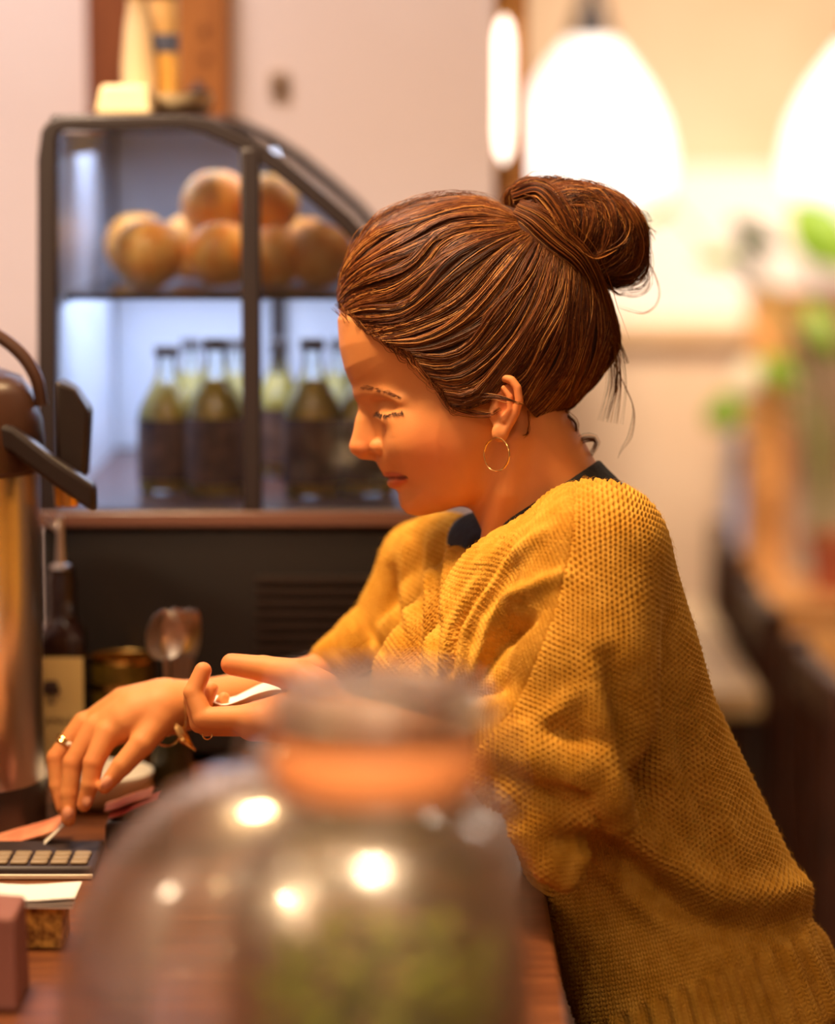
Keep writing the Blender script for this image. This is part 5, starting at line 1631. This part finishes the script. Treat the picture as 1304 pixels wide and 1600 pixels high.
# ------------------------------------------------------------------ back room: table, chairs, plant
tbl = empty('dining_table', (0.1, 2.1, 0), 'pale wooden dining table behind her back', 'table')
MB().box(-0.35, 0.475, 1.70, 2.50, 0.715, 0.75).build('table_top', noisy(mat('pale_wood', srgb(238,204,152), 0.4), srgb(230,194,140), srgb(244,214,166), 8, 3, 0.05, (1, 6, 1)), tbl, bevel=0.004)
MB().box(-0.30, 0.43, 1.75, 2.45, 0.63, 0.715).build('apron', M_darkwood, tbl)
for (x, y) in ((-0.29, 1.76), (0.42, 1.76), (-0.29, 2.44), (0.42, 2.44)):
    MB().box(x-0.025, x+0.025, y-0.025, y+0.025, 0.0, 0.715).build('leg', M_darkwood, tbl, bevel=0.003)
def chair(x, y, rz, label):
    t = empty('wooden_chair', (x, y, 0), label, 'chair', 'dark wooden chairs at the table behind her')
    ps = []
    ps.append(MB().box(-0.20, 0.20, -0.20, 0.20, 0.43, 0.46).build('seat', M_darkwood, None, bevel=0.006))
    for (lx, ly, h) in ((-0.18, -0.18, 0.43), (-0.18, 0.18, 0.43), (0.18, -0.18, 0.84), (0.18, 0.18, 0.84)):
        ps.append(MB().box(lx-0.018, lx+0.018, ly-0.018, ly+0.018, 0.0, h).build('leg', M_darkwood, None, bevel=0.003))
    ps.append(MB().box(0.165, 0.190, -0.162, 0.162, 0.77, 0.83).build('top_rail', M_darkwood, None, bevel=0.003))
    for k in range(4):
        yy = -0.10+0.0667*k
        ps.append(MB().box(0.170, 0.185, yy-0.014, yy+0.014, 0.46, 0.77).build('back_slat', M_darkwood, None))
    for ly in (-0.18, 0.18):
        ps.append(MB().box(-0.162, 0.162, ly-0.010, ly+0.010, 0.20, 0.23).build('stretcher', M_darkwood, None))
    for p_ in ps: p_.parent = t
    t.rotation_euler = (0, 0, rz)
    return t
chair(0.70, 2.62, math.pi-0.05, 'dark wooden chair at the far corner of the pale table')
chair(0.685, 2.03, math.pi, 'middle dark wooden chair, its back to the pale table')
chair(0.70, 1.46, math.pi+0.05, 'dark wooden chair nearest, at the right edge of the picture')

ysb = 3.15
sbz = P(1290, 935, ysb)[2]
sx0 = P(1205, 935, ysb)[0]
sb = empty('sideboard', (sx0+0.4, ysb+0.2, 0), 'warm oak sideboard carrying the potted plant at the right edge', 'sideboard')
MB().box(sx0, sx0+0.9, ysb, ysb+0.28, sbz-0.03, sbz).build('top', M_oak, sb, bevel=0.004)
MB().box(sx0+0.02, sx0+0.88, ysb+0.02, ysb+0.27, 0.06, sbz-0.03).build('body', M_oak, sb)
for k in range(2):
    MB().box(sx0+0.04+k*0.42, sx0+0.44+k*0.42, ysb+0.008, ysb+0.0195, 0.09, sbz-0.05).build('door', M_oak, sb, bevel=0.003)
for (x, y) in ((sx0+0.05, ysb+0.05), (sx0+0.85, ysb+0.05), (sx0+0.05, ysb+0.24), (sx0+0.85, ysb+0.24)):
    MB().box(x-0.02, x+0.02, y-0.02, y+0.02, 0, 0.06).build('leg', M_darkwood, sb)
# potted plant
yp = 3.22; cp = P(1300, 880, yp); s = S(yp, 880)
pl = empty('potted_plant', (cp[0], yp, sbz), 'tall green plant with broad leaves in a terracotta pot on the sideboard', 'plant')
M_terra = noisy(mat('terracotta', srgb(178,86,48), 0.8), srgb(166,76,42), srgb(190,98,56), 20, 3, 0.1)
zp = P(1300, 832, yp)[2]
MB().lathe([(0.030, sbz+0.0005), (0.034, sbz+0.004), (0.046, zp-0.025), (0.052, zp-0.024), (0.054, zp), (0.048, zp), (0.044, zp-0.02), (0.002, zp-0.02)], 36, (cp[0], yp, 0), True, False).build('pot', M_terra, pl)
M_leaf = noisy(mat('leaf_green', srgb(130,168,44), 0.45), srgb(104,146,30), srgb(156,188,64), 14, 3)
M_leafd = noisy(mat('leaf_dark', srgb(46,66,18), 0.45), srgb(36,54,14), srgb(60,82,26), 14, 3)
M_stem = mat('plant_stem', srgb(120,120,60), 0.6)
def leaf(a, b, wpx, y, material, root):
    pa, pb = Vector(P(*a, y)), Vector(P(*b, y-0.03))
    L_ = pb-pa; d = L_.normalized(); sd = d.cross(Vector((0.15, 1, 0.2))).normalized(); nn = sd.cross(d)
    w_ = 1.45*wpx/S(y, a[1]); n = 10; vs_ = []; fs_ = []
    for lay in (0, 1):
        for i in range(n+1):
            t = i/n; ww = w_*math.sin(math.pi*min(t*0.97+0.02, 1))**0.8*(1-0.25*t)
            for j in (-1, -0.5, 0, 0.5, 1):
                vs_.append(pa+L_*t+sd*(j*ww)+nn*(0.25*ww*abs(j)-0.02*math.sin(math.pi*t)+0.0012*lay))
    M_ = 5*(n+1)
    for i in range(n):
        for j in range(4):
            q = i*5+j; fs_ += [(q, q+1, q+6, q+5), (M_+q, M_+q+5, M_+q+6, M_+q+1)]
        for j in (0, 4):
            q = i*5+j; fs_.append((q, q+5, M_+q+5, M_+q))
    MB().add(vs_, fs_).build('leaf', material, pl)
    pr_ = Vector(P(*root, yp))
    base = Vector((cp[0]+(pr_.x-cp[0])*0.08, yp, zp-0.02))
    mid = Vector((pr_.x*0.35+cp[0]*0.65, yp, (base.z+pa.z)/2+0.06))
    MB().tube([tuple(q) for q in smooth_curve([base, mid, pr_, pa], 14)], 0.004, 6).build('stem', M_stem, pl)
leaf((1240,318), (1330,420), 34, 3.12, M_leaf, (1260,380))
leaf((1140,345), (1224,390), 16, 3.14, M_leafd, (1180,420))
leaf((1050,322), (990,338), 9, 3.16, M_leaf, (1100,380))
leaf((1150,398), (1085,404), 11, 3.16, M_leaf, (1190,440))
leaf((1150,400), (1190,412), 12, 3.16, M_leafd, (1190,450))
leaf((1160,630), (1098,655), 24, 3.14, M_leaf, (1210,640))
leaf((1190,560), (1250,600), 18, 3.14, M_leaf, (1230,620))
leaf((1262,470), (1310,560), 14, 3.14, M_leaf, (1280,560))
leaf((1190,575), (1140,600), 22, 3.16, mat('pale_leaf', srgb(240,226,190), 0.5), (1215,620))
# pale blue sheet added as the bluish daylight on the wall by the post
c0, c1_ = P(1128, 690, 3.3), P(1130, 960, 3.3)
m = MB(); vs_ = []; n = 16
cl = []
for i in range(12):
    t = i/11; row = []
    for j in range(n):
        u = j/(n-1); x = P(1158-(18+46*t)*(1-u), 800, 3.3)[0]
        row.append((x, 3.3+0.012*math.sin(u*12+t), c0[2]+(0.0-c0[2])*t+0.02*(1-t)))
    cl.append(row)
o = sheet('daylight_sheet', cl, 0.003, mat('pale_blue_daylight', srgb(206,210,232), 0.8), 'pale blue sheet standing for daylight on the wall beside the oak post', 'daylight_sheet')
added_rod = MB().tube([(P(1130, 690, 3.3)[0]-0.03, 3.3, c0[2]+0.028), (xp0+0.01, 3.3, c0[2]+0.028), (xp0+0.03, 3.46, c0[2]+0.028)], 0.006, 8).build('added_rod', M_brass)
put(added_rod, o)
